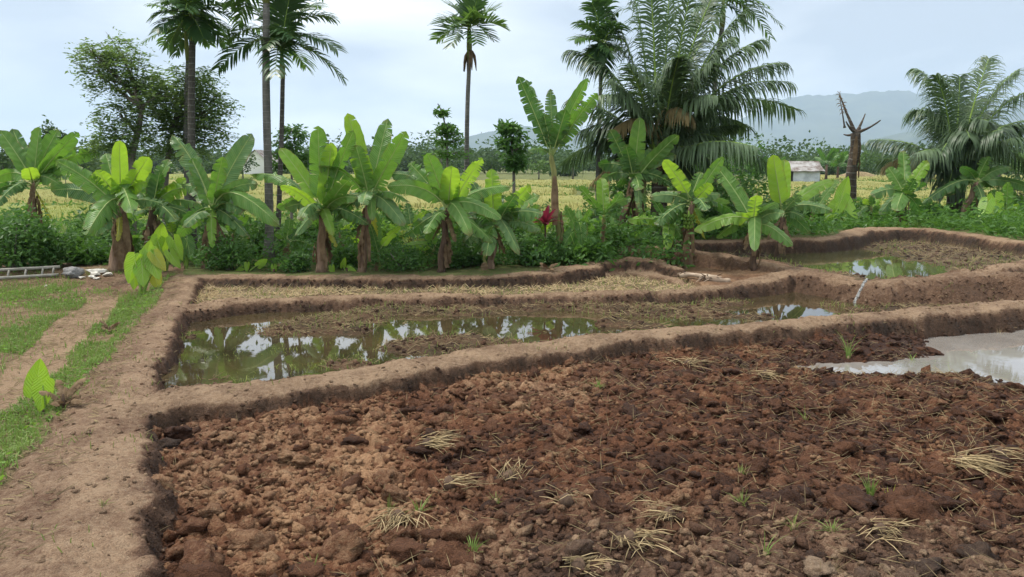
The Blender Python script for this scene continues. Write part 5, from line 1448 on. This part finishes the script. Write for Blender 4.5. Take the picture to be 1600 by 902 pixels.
# stray straws and sprigs in the ploughed field and on the bunds
P = region_points(16000, (-3.2, 7, 2.6, 9), 1, True, lambda x, y, z: (z > WA) & (rng.random(len(x)) < np.clip(.1 + .5 * (x + 1) / 4, .04, .6)))
V, F = strands(P + (0, 0, .012), .12, .0036, .6)
tag(add('loose_straw', V, F, M['straw_dull'], None, False), 'loose straws scattered over the ploughed clods', 'straw', None, 'stuff')
x = rng.uniform(-4.6, 8, 6000); y = rng.uniform(3.2, 12, 6000)
z, rg, bi, mo, hu, gr = terrain(x, y, True)
k = (bi >= 0) & (rng.random(len(x)) < .22)
V, F = strands(np.stack([x[k], y[k], z[k] + .006], -1), .07, .0045, .35)
tag(add('loose_straw', V, F, M['straw_dull'], None, False), 'loose straws and root ends on the bunds', 'straw', None, 'stuff')

x = rng.uniform(-4.6, 9, 9000); y = rng.uniform(3.2, 13, 9000)
z, rg, bi, mo, hu, gr = terrain(x, y, True)
k = (bi >= 0) & (vnoise(x * 2.1, y * 2.1, 59) > .66)
V, F = blades(np.stack([x[k], y[k], z[k]], -1), .055, .007, 1.2)
tag(add('bund_weeds', V, F, M['pond_weed'], None, False), 'sparse small weeds along the earth bunds', 'weeds', None, 'stuff')
def straw_bundle(label, px, py, n, L, ang, spread, seed, w=.0062, lift=.16, mat='straw', name='straw_bundle'):
    rnd = random.Random(seed * 7); g = onground(px, py); g[2] += .03
    root = thing(name, g, label, 'straw', 'straw bundles in the ploughed field')
    sets = [MB(), MB()]
    n = int(n * .95); spread = spread * 1.7; L = L * .9
    for i in range(n):
        m = sets[i % 2]; a = ang + rnd.gauss(0, spread); e = rnd.uniform(-.05, lift); l = L * rnd.uniform(.5, 1.1)
        p = g + np.array((rnd.gauss(0, .055), rnd.gauss(0, .045), rnd.uniform(-.01, .04)))
        d = np.array((math.cos(a) * math.cos(e), math.sin(a) * math.cos(e), math.sin(e)))
        q = p + d * l * .55 + Z3 * .01; t = q + (d - Z3 * rnd.uniform(.0, .35)) * l * .45
        t[2] = max(t[2], hz(t[0], t[1]) + .02)
        m.tube([p, q, t], [w * .5, w * .45, w * .25], 4)
    sets[0].build('straw', M[mat], root); sets[1].build('straw', M['straw_dull'], root)
    # root crown with soil
    m = MB(); m.tube([g - Z3 * .03, g + Z3 * .02, g + Z3 * .05], [.05, .04, .01], 8, True, .5); m.build('root_ball', M['stem_dark'], root)
straw_bundle('fan of pale straw lying left of the field centre', 668, 700, 60, .26, .15, .35, 1)
straw_bundle('two short pale straw bunches above the near slabs left of centre', 702, 762, 26, .2, .05, .25, 2)
straw_bundle('upright ragged straw tuft left of the field centre', 796, 752, 26, .17, 1.0, .5, 3, lift=1.0)
straw_bundle('long straw sheaf pointing at the lower left of centre', 622, 815, 60, .26, -1.75, .25, 4)
straw_bundle('big spreading straw fan at the right edge', 1500, 730, 90, .36, -.45, .38, 5)
straw_bundle('short straw stubs beside the big fan at the right edge', 1562, 715, 16, .2, -1.0, .3, 6)
straw_bundle('straw tuft bent over a grey slab, lower centre right', 1045, 808, 36, .2, -2.4, .6, 7)
straw_bundle('frayed straw clump cut by the bottom edge, centre right', 985, 850, 50, .2, -1.0, .4, 8)
straw_bundle('straw bunch lying at the bottom edge right of centre', 905, 893, 40, .18, .1, .3, 9)
straw_bundle('crossed straws between the grass tufts at lower right', 1375, 838, 34, .24, -.7, .5, 10)
straw_bundle('small straw clump below the long bund, left of the puddle', 1075, 572, 40, .3, .4, .9, 11)
straw_bundle('thin pale straws mid field right of centre', 1195, 590, 30, .3, -.6, .5, 12)
straw_bundle('few straw sticks left of the bent-over straw tuft', 885, 790, 14, .18, -2.6, .9, 13, lift=.6)

def tuft(label, px, py, n, h, seed, mat='grass', lean=.8, w=.007, name='grass_tuft'):
    rnd = random.Random(seed * 11); g = onground(px, py)
    root = thing(name, g, label, 'grass', 'grass tufts in the ploughed field')
    m = MB()
    for i in range(n):
        a = rnd.uniform(0, 6.28); l = h * rnd.uniform(.45, 1.1); ln = lean * rnd.random()
        d = np.array((math.cos(a), math.sin(a), 0)); s_ = np.array((-d[1], d[0], 0)) if rnd.random() < .5 else np.array((1., 0, 0))
        p = g + d * rnd.uniform(0, .02) - Z3 * .02; rows = []
        for k in range(5):
            t = k / 4; c = p + d * l * ln * t * t + Z3 * l * (t - .38 * ln * t * t); ww = w * .55 * (1 - t) ** .6 + .0006
            rows.append([c - s_ * ww, c + s_ * ww])
        m.grid(rows)
    m.build('blades', M[mat], root)
    m = MB(); m.tube([g - Z3 * .02, g + Z3 * .025], [.018, .01], 6); m.build('root_crown', M['straw_dull'], root)
tuft('tall thin grass tuft between the bund and the puddle', 1325, 560, 18, .36, 1, 'grass', .7, .007)
tuft('upright bright grass tuft in the right foreground', 1360, 775, 20, .17, 2, 'grass', .55, .006)
tuft('yellowing grass blades beside the upright bright tuft', 1390, 783, 9, .14, 3, 'leaf_yellow', .5, .005)
tuft('low mat of green grass below the upright bright tuft', 1300, 832, 40, .10, 4, 'grass', 1.3, .004)
tuft('fine pale green sprigs on the dark slab, lower right', 1160, 790, 34, .12, 5, 'pond_weed', 1.2, .005)
tuft('small pale sprig high on the right part of the field', 1157, 742, 20, .10, 6, 'pond_weed', 1.1, .005)
tuft('green blade with long leaf near the bottom right of centre', 1195, 868, 8, .17, 7, 'grass', 1.0, .006)
tuft('grass tuft on the straw sheaf at lower centre left', 738, 865, 34, .13, 8, 'grass', .9, .005)
tuft('thin green shoots at lower centre, left of the few straw sticks', 775, 785, 14, .12, 9, 'pond_weed', .9, .004)
tuft('bright short grass patch in the middle of the field', 935, 606, 30, .12, 10, 'grass', 1.2, .006)
tuft('curved green leaves left of centre above the sheaf', 655, 800, 12, .14, 11, 'grass', 1.3, .006)
tuft('two-leaf shoot alone mid field on the right', 1258, 655, 6, .16, 12, 'pond_weed', .8, .007)
tuft('pale straw tuft standing in the puddle near the right edge', 1562, 522, 16, .14, 23, 'straw_dull', 1.2, .008)
tuft('small green shoot on the wet rim of the puddle', 1425, 565, 8, .14, 13, 'grass', .8, .007)
tuft('faint sprigs at the lower left of the field', 490, 890, 14, .10, 14, 'pond_weed', 1.0, .004)
tuft('tuft of weeds on the trodden left bund top', 160, 790, 16, .06, 15, 'pond_weed', 1.3, .005)
tuft('little weed clump by the left edge of the trodden bund', 22, 715, 20, .08, 16, 'pond_weed', 1.3, .006)
tuft('pale sprig left of the low mat of green grass', 1240, 825, 16, .12, 17, 'pond_weed', 1.1, .005)
tuft('grass sprig above the sheaf tip at lower left of centre', 608, 800, 10, .13, 18, 'pond_weed', .6, .004)

# withered plant beside the lone taro, small dead plant on the bund side
for (px, py, h, lab, sd_) in ((100, 636, .22, 'withered brown plant with curled leaves beside the lone taro', 1), (172, 520, .16, 'shrivelled brown seedling on the grassy bund side', 2)):
    rnd = random.Random(sd_); g = onground(px, py); root = thing('withered_plant', g, lab, 'dead plant')
    for i in range(11):
        a = rnd.uniform(0, 6.28); L = h * rnd.uniform(.7, 1.3); tip = g + np.array((math.cos(a) * L * .8, math.sin(a) * L * .6, L * rnd.uniform(.1, 1.0)))
        banana_leaf(root, g, tip, .035 * h / .2, .3, 'dead', .3, .4, .25, rnd, 'dead_leaf', False)
    m = MB(); m.tube([g - Z3 * .02, g + Z3 * h * .5], [.02, .008], 6); m.build('stem', M['stem_dark'], root)

# ------------------------------------------------------------------ fallen log with roots
a_, b_ = onground(1062, 433), onground(1142, 442)
root = thing('fallen_log', a_, 'pale fallen banana log lying on the bund between two stems', 'log')
m = MB(); n = 14
pts = [a_ + (b_ - a_) * t + Z3 * (.05 + .03 * math.sin(t * 5)) + np.array((0, .05 * math.sin(t * 7), 0)) for t in np.linspace(0, 1, n)]
m.tube(pts, [.030 + .018 * math.sin(i * .9) ** 2 + (.02 if 6 < i < 11 else 0) for i in range(n)], 9, True, .2); m.build('log_body', M['log'], root)
rnd = random.Random(8)
for c in (pts[0], pts[7], pts[8]):
    for k in range(6):
        m = MB(); d = np.array((rnd.uniform(-1, .6), rnd.uniform(-.6, .6), rnd.uniform(-.2, .9))); p = c.copy(); ps = [p]
        for j in range(3): p = p + (d + np.array((rnd.gauss(0, .4), rnd.gauss(0, .4), -.25 * j))) * .07; ps.append(p)
        m.tube(ps, [.014, .010, .007, .003], 5); m.build('root', M['log'] if k % 2 else M['stem_dark'], root)
# white stake on the dark bund
g = onground(893, 416); root = thing('stake', g, 'short white stick leaning on the bund below the cordyline', 'stick')
m = MB(); m.tube([g - Z3 * .03, g + np.array((-.09, 0, .17))], [.012, .009], 6); m.build('shaft', M['bamboo'], root)
m = MB(); m.tube([g + np.array((-.09, 0, .17)), g + np.array((-.096, 0, .182))], [.012, .006], 6); m.build('tip', M['straw'], root)
# dry leaf heap on bund D
g = onground(857, 428); root = thing('dry_leaf_heap', g, 'small heap of brown dry leaves on the dark bund', 'dry leaves')
for i in range(9):
    a = rnd.uniform(0, 6.28); tip = g + np.array((math.cos(a) * .16, math.sin(a) * .12, rnd.uniform(-.02, .14)))
    banana_leaf(root, g + Z3 * .03, tip, .04, .3, 'dead', .2, .4, .1, rnd, 'dead_leaf', False)

# ------------------------------------------------------------------ bamboo ladder and rubble at the left
la0, la1 = onground(-30, 441), onground(92, 434)
root = thing('bamboo_ladder', la0, 'grey bamboo ladder lying on its side below the dark shrubs', 'ladder')
d = unit((la1 - la0) * (1, 1, 0)); nrm = np.array((-d[1], d[0], 0)); Lh = np.linalg.norm((la1 - la0)[:2])
for k, (o_, h_) in enumerate(((0, .05), (.12, .17))):
    m = MB(); m.tube([la0 * (1, 1, 0) + d * t * Lh + nrm * o_ + Z3 * (la0[2] + (la1[2] - la0[2]) * t + h_) for t in np.linspace(0, 1, 12)], [.026 * (1.12 if i % 3 == 0 else 1) for i in range(12)], 8); m.build('rail', M['bamboo'], root)
for t in (.12, .34, .56, .78, .92):
    p = la0 * (1, 1, 0) + d * t * Lh + Z3 * (la0[2] + (la1[2] - la0[2]) * t); m = MB(); m.tube([p + Z3 * .05, p + nrm * .12 + Z3 * .17], [.018, .018], 7); m.build('rung', M['bamboo'], root)
tm = NT('white_rubble'); M['rubble'] = tm.bsdf(tm.mix(tm.mapr(tm.noise(12, 4, .6, tm.geo()), .35, .65), (.42, .38, .32), (.72, .69, .63)), .85, tm.bump(tm.noise(25, 4, .6, tm.geo()), .5, .03), .2)
tm = NT('grey_sack'); M['sack'] = tm.bsdf(tm.mix(tm.mapr(tm.noise(9, 4, .6, tm.geo()), .35, .65), (.16, .155, .15), (.30, .29, .28)), .8, tm.bump(tm.noise(18, 3, .6, tm.geo()), .6, .05), .2)
rnd = random.Random(31)
RL = ['largest white rubble chunk at the top of the heap by the shaggy banana', 'flat white rubble piece at the right of the heap by the shaggy banana', 'white rubble piece at the left front of the heap', 'small white rubble piece at the far left of the heap',
      'cream rubble fragment in the middle front of the heap', 'white rubble fragment behind the heap against the stem', 'tiny white stone in the grass left of the heap', 'low white rubble piece at the centre back of the heap']
for i, (px, py, s) in enumerate(((155,424,.13),(168,428,.10),(143,431,.09),(128,432,.06),(152,433,.07),(162,421,.08),(72,445,.05),(148,427,.10))):
    V, F = clod_mesh(300 + i, 1); g = onground(px, py + 4)
    th = rnd.uniform(0, 6.28); ct, st = math.cos(th), math.sin(th)
    W = V * (s, s * .8, s * .62); W = np.stack([W[:, 0] * ct - W[:, 1] * st, W[:, 0] * st + W[:, 1] * ct, W[:, 2]], -1) + g + (0, 0, s * .4)
    tag(add('rubble', W, F, M['rubble'], None, False, None, g), RL[i], 'rubble', 'white rubble by the shaggy banana')
V, F = clod_mesh(350, 3); g = onground(110, 434)
tag(add('sack', V * (.19, .13, .15) + g + (0, 0, .09), F, M['sack'], None, True, None, g), 'slumped grey sack left of the white rubble', 'sack')

# ------------------------------------------------------------------ hut in the fields
HD = 78.0
g = atdepth(1246, HD); g[2] = 0; k = HD / FPX
root = thing('field_hut', g, 'small field hut with patched grey roof and white tarpaulin wall', 'hut')
tm = NT('hut_roof'); M['hut_roof'] = tm.bsdf(tm.mix(tm.mapr(tm.noise(1.2, 5, .65, tm.geo()), .4, .62), (.12, .085, .065), (.38, .37, .355)), .7, tm.bump(tm.noise(3, 3, .5, tm.geo()), .4, .05), .3)
tm = NT('tarpaulin'); M['tarp'] = tm.bsdf(tm.mix(tm.mapr(tm.noise(1.5, 4, .6, tm.geo()), .35, .65), (.40, .44, .48), (.58, .62, .65)), .5, tm.bump(tm.noise(2.5, 3, .6, tm.geo()), .6, .12), .4)
tm = NT('hut_wood'); M['hut_wood'] = tm.bsdf(tm.mix(tm.noise(6, 4, .6, tm.geo()), (.06, .045, .035), (.16, .12, .09)), .9)
def hp(dx, dy, dzz): return g + np.array((dx, dy, dzz))
W2, DP, HE, HR = 1.75, 1.3, 1.55, 2.4
for sx in (-1, 1):
    for sy in (-1, 1):
        m = MB(); m.tube([hp(sx * W2 * .95, sy * DP, -.1), hp(sx * W2 * .95, sy * DP, HE)], [.07, .06], 6); m.build('post', M['hut_wood'], root)
for sy, nm in ((-1, 0), (1, 1)):
    m = MB(); rows = []
    for i in range(9):
        x_ = -W2 * 1.15 + 2.3 * W2 * i / 8
        rows.append([hp(x_, sy * (DP + .45), HE - .12 + .04 * math.sin(i * 2)), hp(x_, sy * .6, (HE + HR) / 2 + .03 * math.sin(i * 3)), hp(x_, 0, HR)])
    m.grid(rows)
    rows2 = [[np.array(p) - Z3 * .05 for p in r] for r in rows]; m.grid(rows2)
    m.build('roof', M['hut_roof'], root)
m = MB(); rows = []
for i in range(10):
    x_ = -W2 * .55 + W2 * 1.5 * i / 9
    rows.append([hp(x_, -DP - .08 + .06 * math.sin(i * 1.7), .05), hp(x_, -DP - .08 + .1 * math.sin(i * 1.3 + 1), .7), hp(x_, -DP - .08, HE - .05)])
m.grid(rows); m.build('tarpaulin', M['tarp'], root)
m = MB(); m.box(hp(0, DP, .75), (W2 * 1.9, .06, 1.5)); m.build('back_wall', M['hut_wood'], root)
m = MB(); m.box(hp(-W2 * .95, 0, .75), (.06, DP * 1.9, 1.5)); m.build('side_wall', M['hut_wood'], root)

# small white house seen between the trunks at left
HD = 120.0; g = atdepth(410, HD); g[2] = 0
root = thing('far_house', g, 'tiny white gable of a far house between the palm trunks', 'house')
tm = NT('white_wall'); M['white_wall'] = tm.bsdf(tm.mix(tm.noise(.8, 3, .6, tm.geo()), (.62, .62, .60), (.78, .78, .76)), .8)
b = MB(); w_, d_, h_ = 2.0, 2.8, 2.2
b.box(hp(0, 0, h_ / 2), (w_ * 2, d_ * 2, h_))
b.face([hp(-w_, -d_, h_), hp(w_, -d_, h_), hp(0, -d_, h_ + 1.9)]); b.face([hp(w_, d_, h_), hp(-w_, d_, h_), hp(0, d_, h_ + 1.9)])
b.build('wall', M['white_wall'], root, False)
for s_ in (-1, 1):
    b = MB(); b.face([hp(s_ * w_ * 1.12, -d_ - .3, h_ - .1), hp(s_ * w_ * 1.12, d_ + .3, h_ - .1), hp(0, d_ + .3, h_ + 2.0), hp(0, -d_ - .3, h_ + 2.0)]); b.build('roof', M['hut_roof'], root, False)

# ------------------------------------------------------------------ rice fields
def rice(x0p, x1p, ya, yb, h, mat, seed, label):
    """a plot between two pixel rows on the plain"""
    D0 = CAMH * FPX / (ya - HORIZ); D1 = CAMH * FPX / (yb - HORIZ)
    n, m_ = 90, 14
    rows = []
    Ys = np.linspace(D0, D1, m_); X, Y = [], []
    V = []; 
    for j, yy in enumerate(Ys):
        xs = np.linspace((x0p - CX) / FPX * yy, (x1p - CX) / FPX * yy, n)
        for i, xx in enumerate(xs):
            edge = min(i, n - 1 - i, j, m_ - 1 - j)
            zz = h * (1 if edge > 0 else 0.0)
            V.append((xx + (0), yy, zz))
    V = np.array(V); V[:, 2] += (.10 * fbm(V[:, 0] * .9, V[:, 1] * .5, 3, seed) + .12 * rng.random(len(V)) ) * (V[:, 2] > .01) - .02
    V[:, 1] += .35 * fbm(V[:, 0] * .25, V[:, 1] * .1, 2, seed + 3) * D0 / 30
    idx = np.arange(n * m_).reshape(m_, n)
    F = np.stack([idx[:-1, :-1], idx[:-1, 1:], idx[1:, 1:], idx[1:, :-1]], -1).reshape(-1, 4)
    # ears and blades above the canopy
    q = 3500; t = rng.random(q) ** 1.3; yy = D0 + (D1 - D0) * t; u = rng.random(q)
    P = np.stack([((x0p + (x1p - x0p) * u) - CX) / FPX * yy, yy, np.full(q, h * .75)], -1)
    V2, F2 = blades(P, .26, .018 * D0 / 30 + .012, 1.2)
    o = add('rice_crop', V, F, M[mat], None, True); tag(o, label, 'rice', None, 'stuff')
    o2 = add('rice_ears', V2, F2, M[mat], o, False); o2['kind'] = 'stuff'
RL = [(-200,420,352,332,.35,'rice_green',1,'half-ripe rice plot left behind the shaggy banana'), (-200,300,326,306,.45,'rice',2,'golden rice plot at the left beyond the rubble'),
      (330,1100,337,318,.45,'rice',3,'golden rice plot across the middle behind the banana stems'), (330,900,312,300,.4,'rice',4,'second golden rice plot in the middle distance'),
      (-200,900,296,287,.4,'rice',5,'long far rice plot across the left half'), (760,1150,296,286,.35,'rice',6,'pale far rice plot left of the hut'),
      (1180,1750,318,306,.4,'rice',7,'golden rice plot right of the yellow-green banana leaf'), (1160,1750,300,290,.4,'rice',8,'golden rice strip in front of the hut'),
      (1150,1750,334,324,.3,'rice_green',9,'green-gold rice plot behind the right terrace'), (-200,600,283,277,.5,'rice_green',10,'farthest greenish rice plot on the left'), (1270,1750,286,279,.5,'rice',11,'far golden rice strip right of the hut')]
for r in RL: rice(*r)
PP = []
for (x0p, x1p, ya, yb, h, mt_, sd_, lb) in RL:
    D0 = CAMH * FPX / (ya - HORIZ); q = 4500; yy = D0 - rng.random(q) * D0 * .035 - .1; u = rng.random(q)
    PP.append((D0, np.stack([((x0p + (x1p - x0p) * u) - CX) / FPX * yy, yy, .05 + np.abs(rng.normal(size=q)) * .14], -1)))
V, F = leafcloud(np.vstack([p for _, p in PP]), np.concatenate([np.full(len(p), .08 + D0 * .0022) for D0, p in PP]), .4)
tag(add('field_margin_weeds', V, F, M['bush'], None, False), 'green weeds along the margins of the rice plots', 'weeds', None, 'stuff')
# cleared tan mound beyond the dead palm
g = atdepth(1340, 100); n = 40; xs = np.linspace(-6.5, 6.5, n); ys = np.linspace(-3, 3, 14); X, Y = np.meshgrid(xs, ys)
Zm = 1.25 * np.exp(-(X / 3.4) ** 2 - (Y / 1.6) ** 2) + .18 * fbm(X * .8, Y * .8, 3, 5) * np.exp(-(X / 5) ** 2) - .12
idx = np.arange(X.size).reshape(X.shape); F = np.stack([idx[:-1, :-1], idx[:-1, 1:], idx[1:, 1:], idx[1:, :-1]], -1).reshape(-1, 4)
V = np.stack([X.ravel() + g[0], Y.ravel() + g[1], Zm.ravel()], -1); o_ = np.full(len(V), .12)
tag(add('straw_heap', V, F, M['straw_dull'], None, True, None, g), 'long tan straw heap in the fields behind the dead palm', 'straw heap')

# ------------------------------------------------------------------ far trees
FT = 'far trees across the plain'
def fartree(label, px, ytop, D, wpx, mat='far_leaf', n=420, seed=1):
    rnd = random.Random(seed * 3); g = atdepth(px, D); g[2] = 0; top = pd(px, ytop, D); h = top[2]; w = wpx * D / FPX
    root = thing('far_tree', g, label, 'tree', FT)
    lobes = [(g[0] + rnd.uniform(-.3, .3) * w, g[1] + rnd.uniform(-.3, .3) * w, h * rnd.uniform(.5, .85), w * rnd.uniform(.2, .4), w * .3, h * rnd.uniform(.18, .3)) for _ in range(7)]
    lobes.append((g[0], g[1], h * .8, w * .25, w * .25, h * .2))
    m = MB(); m.tube([g - Z3 * .1, g + Z3 * h * .75], [w * .035, w * .015], 6); m.build('trunk', M['tree_bark'], root)
    V, F = leafcloud(lobes_points(lobes, n), max(.35, w * .07), .6); add('crown', V, F, M[mat], root, False)
for i, (lab, px, yt, D, w, mt_) in enumerate((
    ('far dark narrow tree above the far-left banana', 85, 192, 60, 22, 'far_leaf'), ('smaller far narrow tree right of the dark one above the far-left banana', 104, 206, 62, 18, 'far_leaf'),
    ('far umbrella tree just left of the hut', 1222, 230, 95, 60, 'far_leaf'), ('far bright bushy tree right of the dead palm', 1352, 236, 120, 34, 'far_leaf_light'), ('far low dark tree between dead palm and right coconut', 1382, 244, 125, 30, 'far_leaf'),
    ('far rounded tree left of the tiered sapling', 768, 246, 110, 34, 'far_leaf'), ('far round tree below the slender sapling', 690, 236, 90, 52, 'far_leaf'), ('far tree right of the tallest banana stem', 895, 238, 100, 56, 'far_leaf'),
    ('far feathery tree between tiered sapling and tallest banana', 842, 250, 105, 40, 'far_leaf_light'), ('far dark clump in the gap left of the wide-fronded palm', 380, 240, 95, 40, 'far_leaf'),
    ('far broad tree behind the shaggy banana', 130, 236, 70, 60, 'far_leaf'), ('far tree behind the far-left banana at the frame edge', 8, 232, 66, 40, 'far_leaf'), ('far tree under the V-fanned leaves', 655, 246, 105, 40, 'far_leaf'), ('far tree at the right edge below the coconut', 1590, 236, 90, 40, 'far_leaf_light'))):
    fartree(lab, px, yt, D, w, mt_, seed=i + 1)
def farbanana(label, px, yt, D, seed):
    rnd = random.Random(seed); g = atdepth(px, D); g[2] = 0; top = pd(px, yt, D); h = top[2]; root = thing('banana_plant', g, label, 'banana plant', 'far bananas by the hut')
    m = MB(); c = g + Z3 * h * .5; m.tube([g, c], [.15, .12], 7); m.build('pseudostem', M['stem_dark'], root)
    for i in range(8):
        a = i * .8 + rnd.random(); L = h * .55; tip = c + np.array((math.cos(a) * L * .6, math.sin(a) * L * .6, L * rnd.uniform(.1, 1.0)))
        banana_leaf(root, c, tip, .34, .2, 'leaf_dark', .2, .5, .15, rnd, 'leaf', False)
farbanana('far banana plant standing right behind the hut roof', 1290, 228, 84, 3)
farbanana('far banana plant in the gap between hut and dead palm', 1308, 236, 88, 4)
farbanana('far banana plant just left of the hut', 1212, 246, 82, 5)
# wood along the horizon, reads as one mass
PP = []
for D, hmin, hmax, q in ((130, 1.8, 5.0, 90), (165, 2.5, 7.0, 130), (230, 3, 8.5, 130), (330, 4, 9.5, 120), (600, 6, 13, 140)):
    for k in range(q):
        xx = rng.uniform(-.9, .9) * D; h = rng.uniform(hmin, hmax) * (.55 + .9 * vnoise(np.array([xx / D * 9]), np.array([D * 1.0]), 3)[0]); w = h * rng.uniform(.5, .9)
        PP.append((D, lobes_points([(xx, D + rng.uniform(-15, 15), h * .58, w * .62, w * .62, h * .36), (xx + w * .4, D, h * .35, w * .7, w * .7, h * .28), (xx - w * .3, D, h * .3, w * .6, w * .6, h * .25)], 240)))
Ps = np.vstack([p for d, p in PP]); szs = np.concatenate([np.full(len(p), d * .0050) for d, p in PP])
V, F = leafcloud(Ps, szs, .65)
tag(add('distant_trees', V, F, M['far_leaf'], None, False), 'blurred belt of trees along the horizon', 'trees', None, 'stuff')

# ------------------------------------------------------------------ mountains
tm = NT('mountain_forest'); pt = tm.geo(); nn_ = tm.noise(.006, 6, .65, pt)
M['mount'] = tm.bsdf(tm.mix(tm.mapr(nn_, .35, .65), (.030, .050, .028), (.075, .095, .05)), 1.0, None, 0.0)
def ridge(name, prof, D, depth, seed, label):
    prof = np.array(prof, float); n, m_ = 240, 44
    u = np.linspace(prof[0, 0], prof[-1, 0], n); yh = np.interp(u, prof[:, 0], prof[:, 1])
    ker = np.ones(9) / 9; yh = np.convolve(np.pad(yh, 4, 'edge'), ker, 'valid')
    V = []
    for j in range(m_):
        t = j / (m_ - 1) * 2 - 1; yy = D + t * depth
        prof_t = (1 - abs(t) ** 1.3)
        x = (u - CX) / FPX * D
        h = (HORIZ - yh) / FPX * D + CAMH
        nse = fbm(x / (D * .05), np.full(n, yy / (D * .05)), 6, seed, .55)
        zz = h * prof_t * (1 + .32 * nse * (1 - .65 * prof_t)) + h * .05 * nse - 25 * (1 - prof_t) - 2
        V.append(np.stack([x, np.full(n, yy), zz], -1))
    V = np.vstack(V); idx = np.arange(n * m_).reshape(m_, n)
    F = np.stack([idx[:-1, :-1], idx[:-1, 1:], idx[1:, 1:], idx[1:, :-1]], -1).reshape(-1, 4)
    tag(add(name, V, F, M['mount'], None, True), label, None, None, 'structure')
ridge('mountain', [(820,262),(950,240),(1050,222),(1150,186),(1230,160),(1310,148),(1380,146),(1450,150),(1530,160),(1650,180),(1800,205),(2000,250)], 6000, 1500, 3, 'big hazy blue mountain behind the right coconut palm')
ridge('hill', [(1180,262),(1280,246),(1340,226),(1390,208),(1430,204),(1470,216),(1530,232),(1600,228),(1700,220),(1850,250)], 3600, 600, 5, 'lower blue hill in front of the big mountain')
ridge('hills', [(200,262),(330,250),(450,240),(560,236),(620,230),(700,221),(760,211),(820,201),(870,200),(930,208),(1010,222),(1100,250)], 4600, 900, 9, 'low hazy ridge behind the middle banana plants')

# ------------------------------------------------------------------ haze
tm = bpy.data.materials.new('haze'); tm.use_nodes = True; t = tm.node_tree; t.nodes.clear()
pv = t.nodes.new('ShaderNodeVolumePrincipled'); pv.inputs['Color'].default_value = (.64, .79, 1.0, 1); pv.inputs['Density'].default_value = .00018; pv.inputs['Anisotropy'].default_value = 0.2
ot = t.nodes.new('ShaderNodeOutputMaterial'); t.links.new(pv.outputs[0], ot.inputs['Volume'])
m = MB(); m.box((0, 0, 330), (18400, 18400, 720))
o = m.build('haze', tm, None, False); tag(o, 'pale blue haze over the plain', 'haze', None, 'stuff')
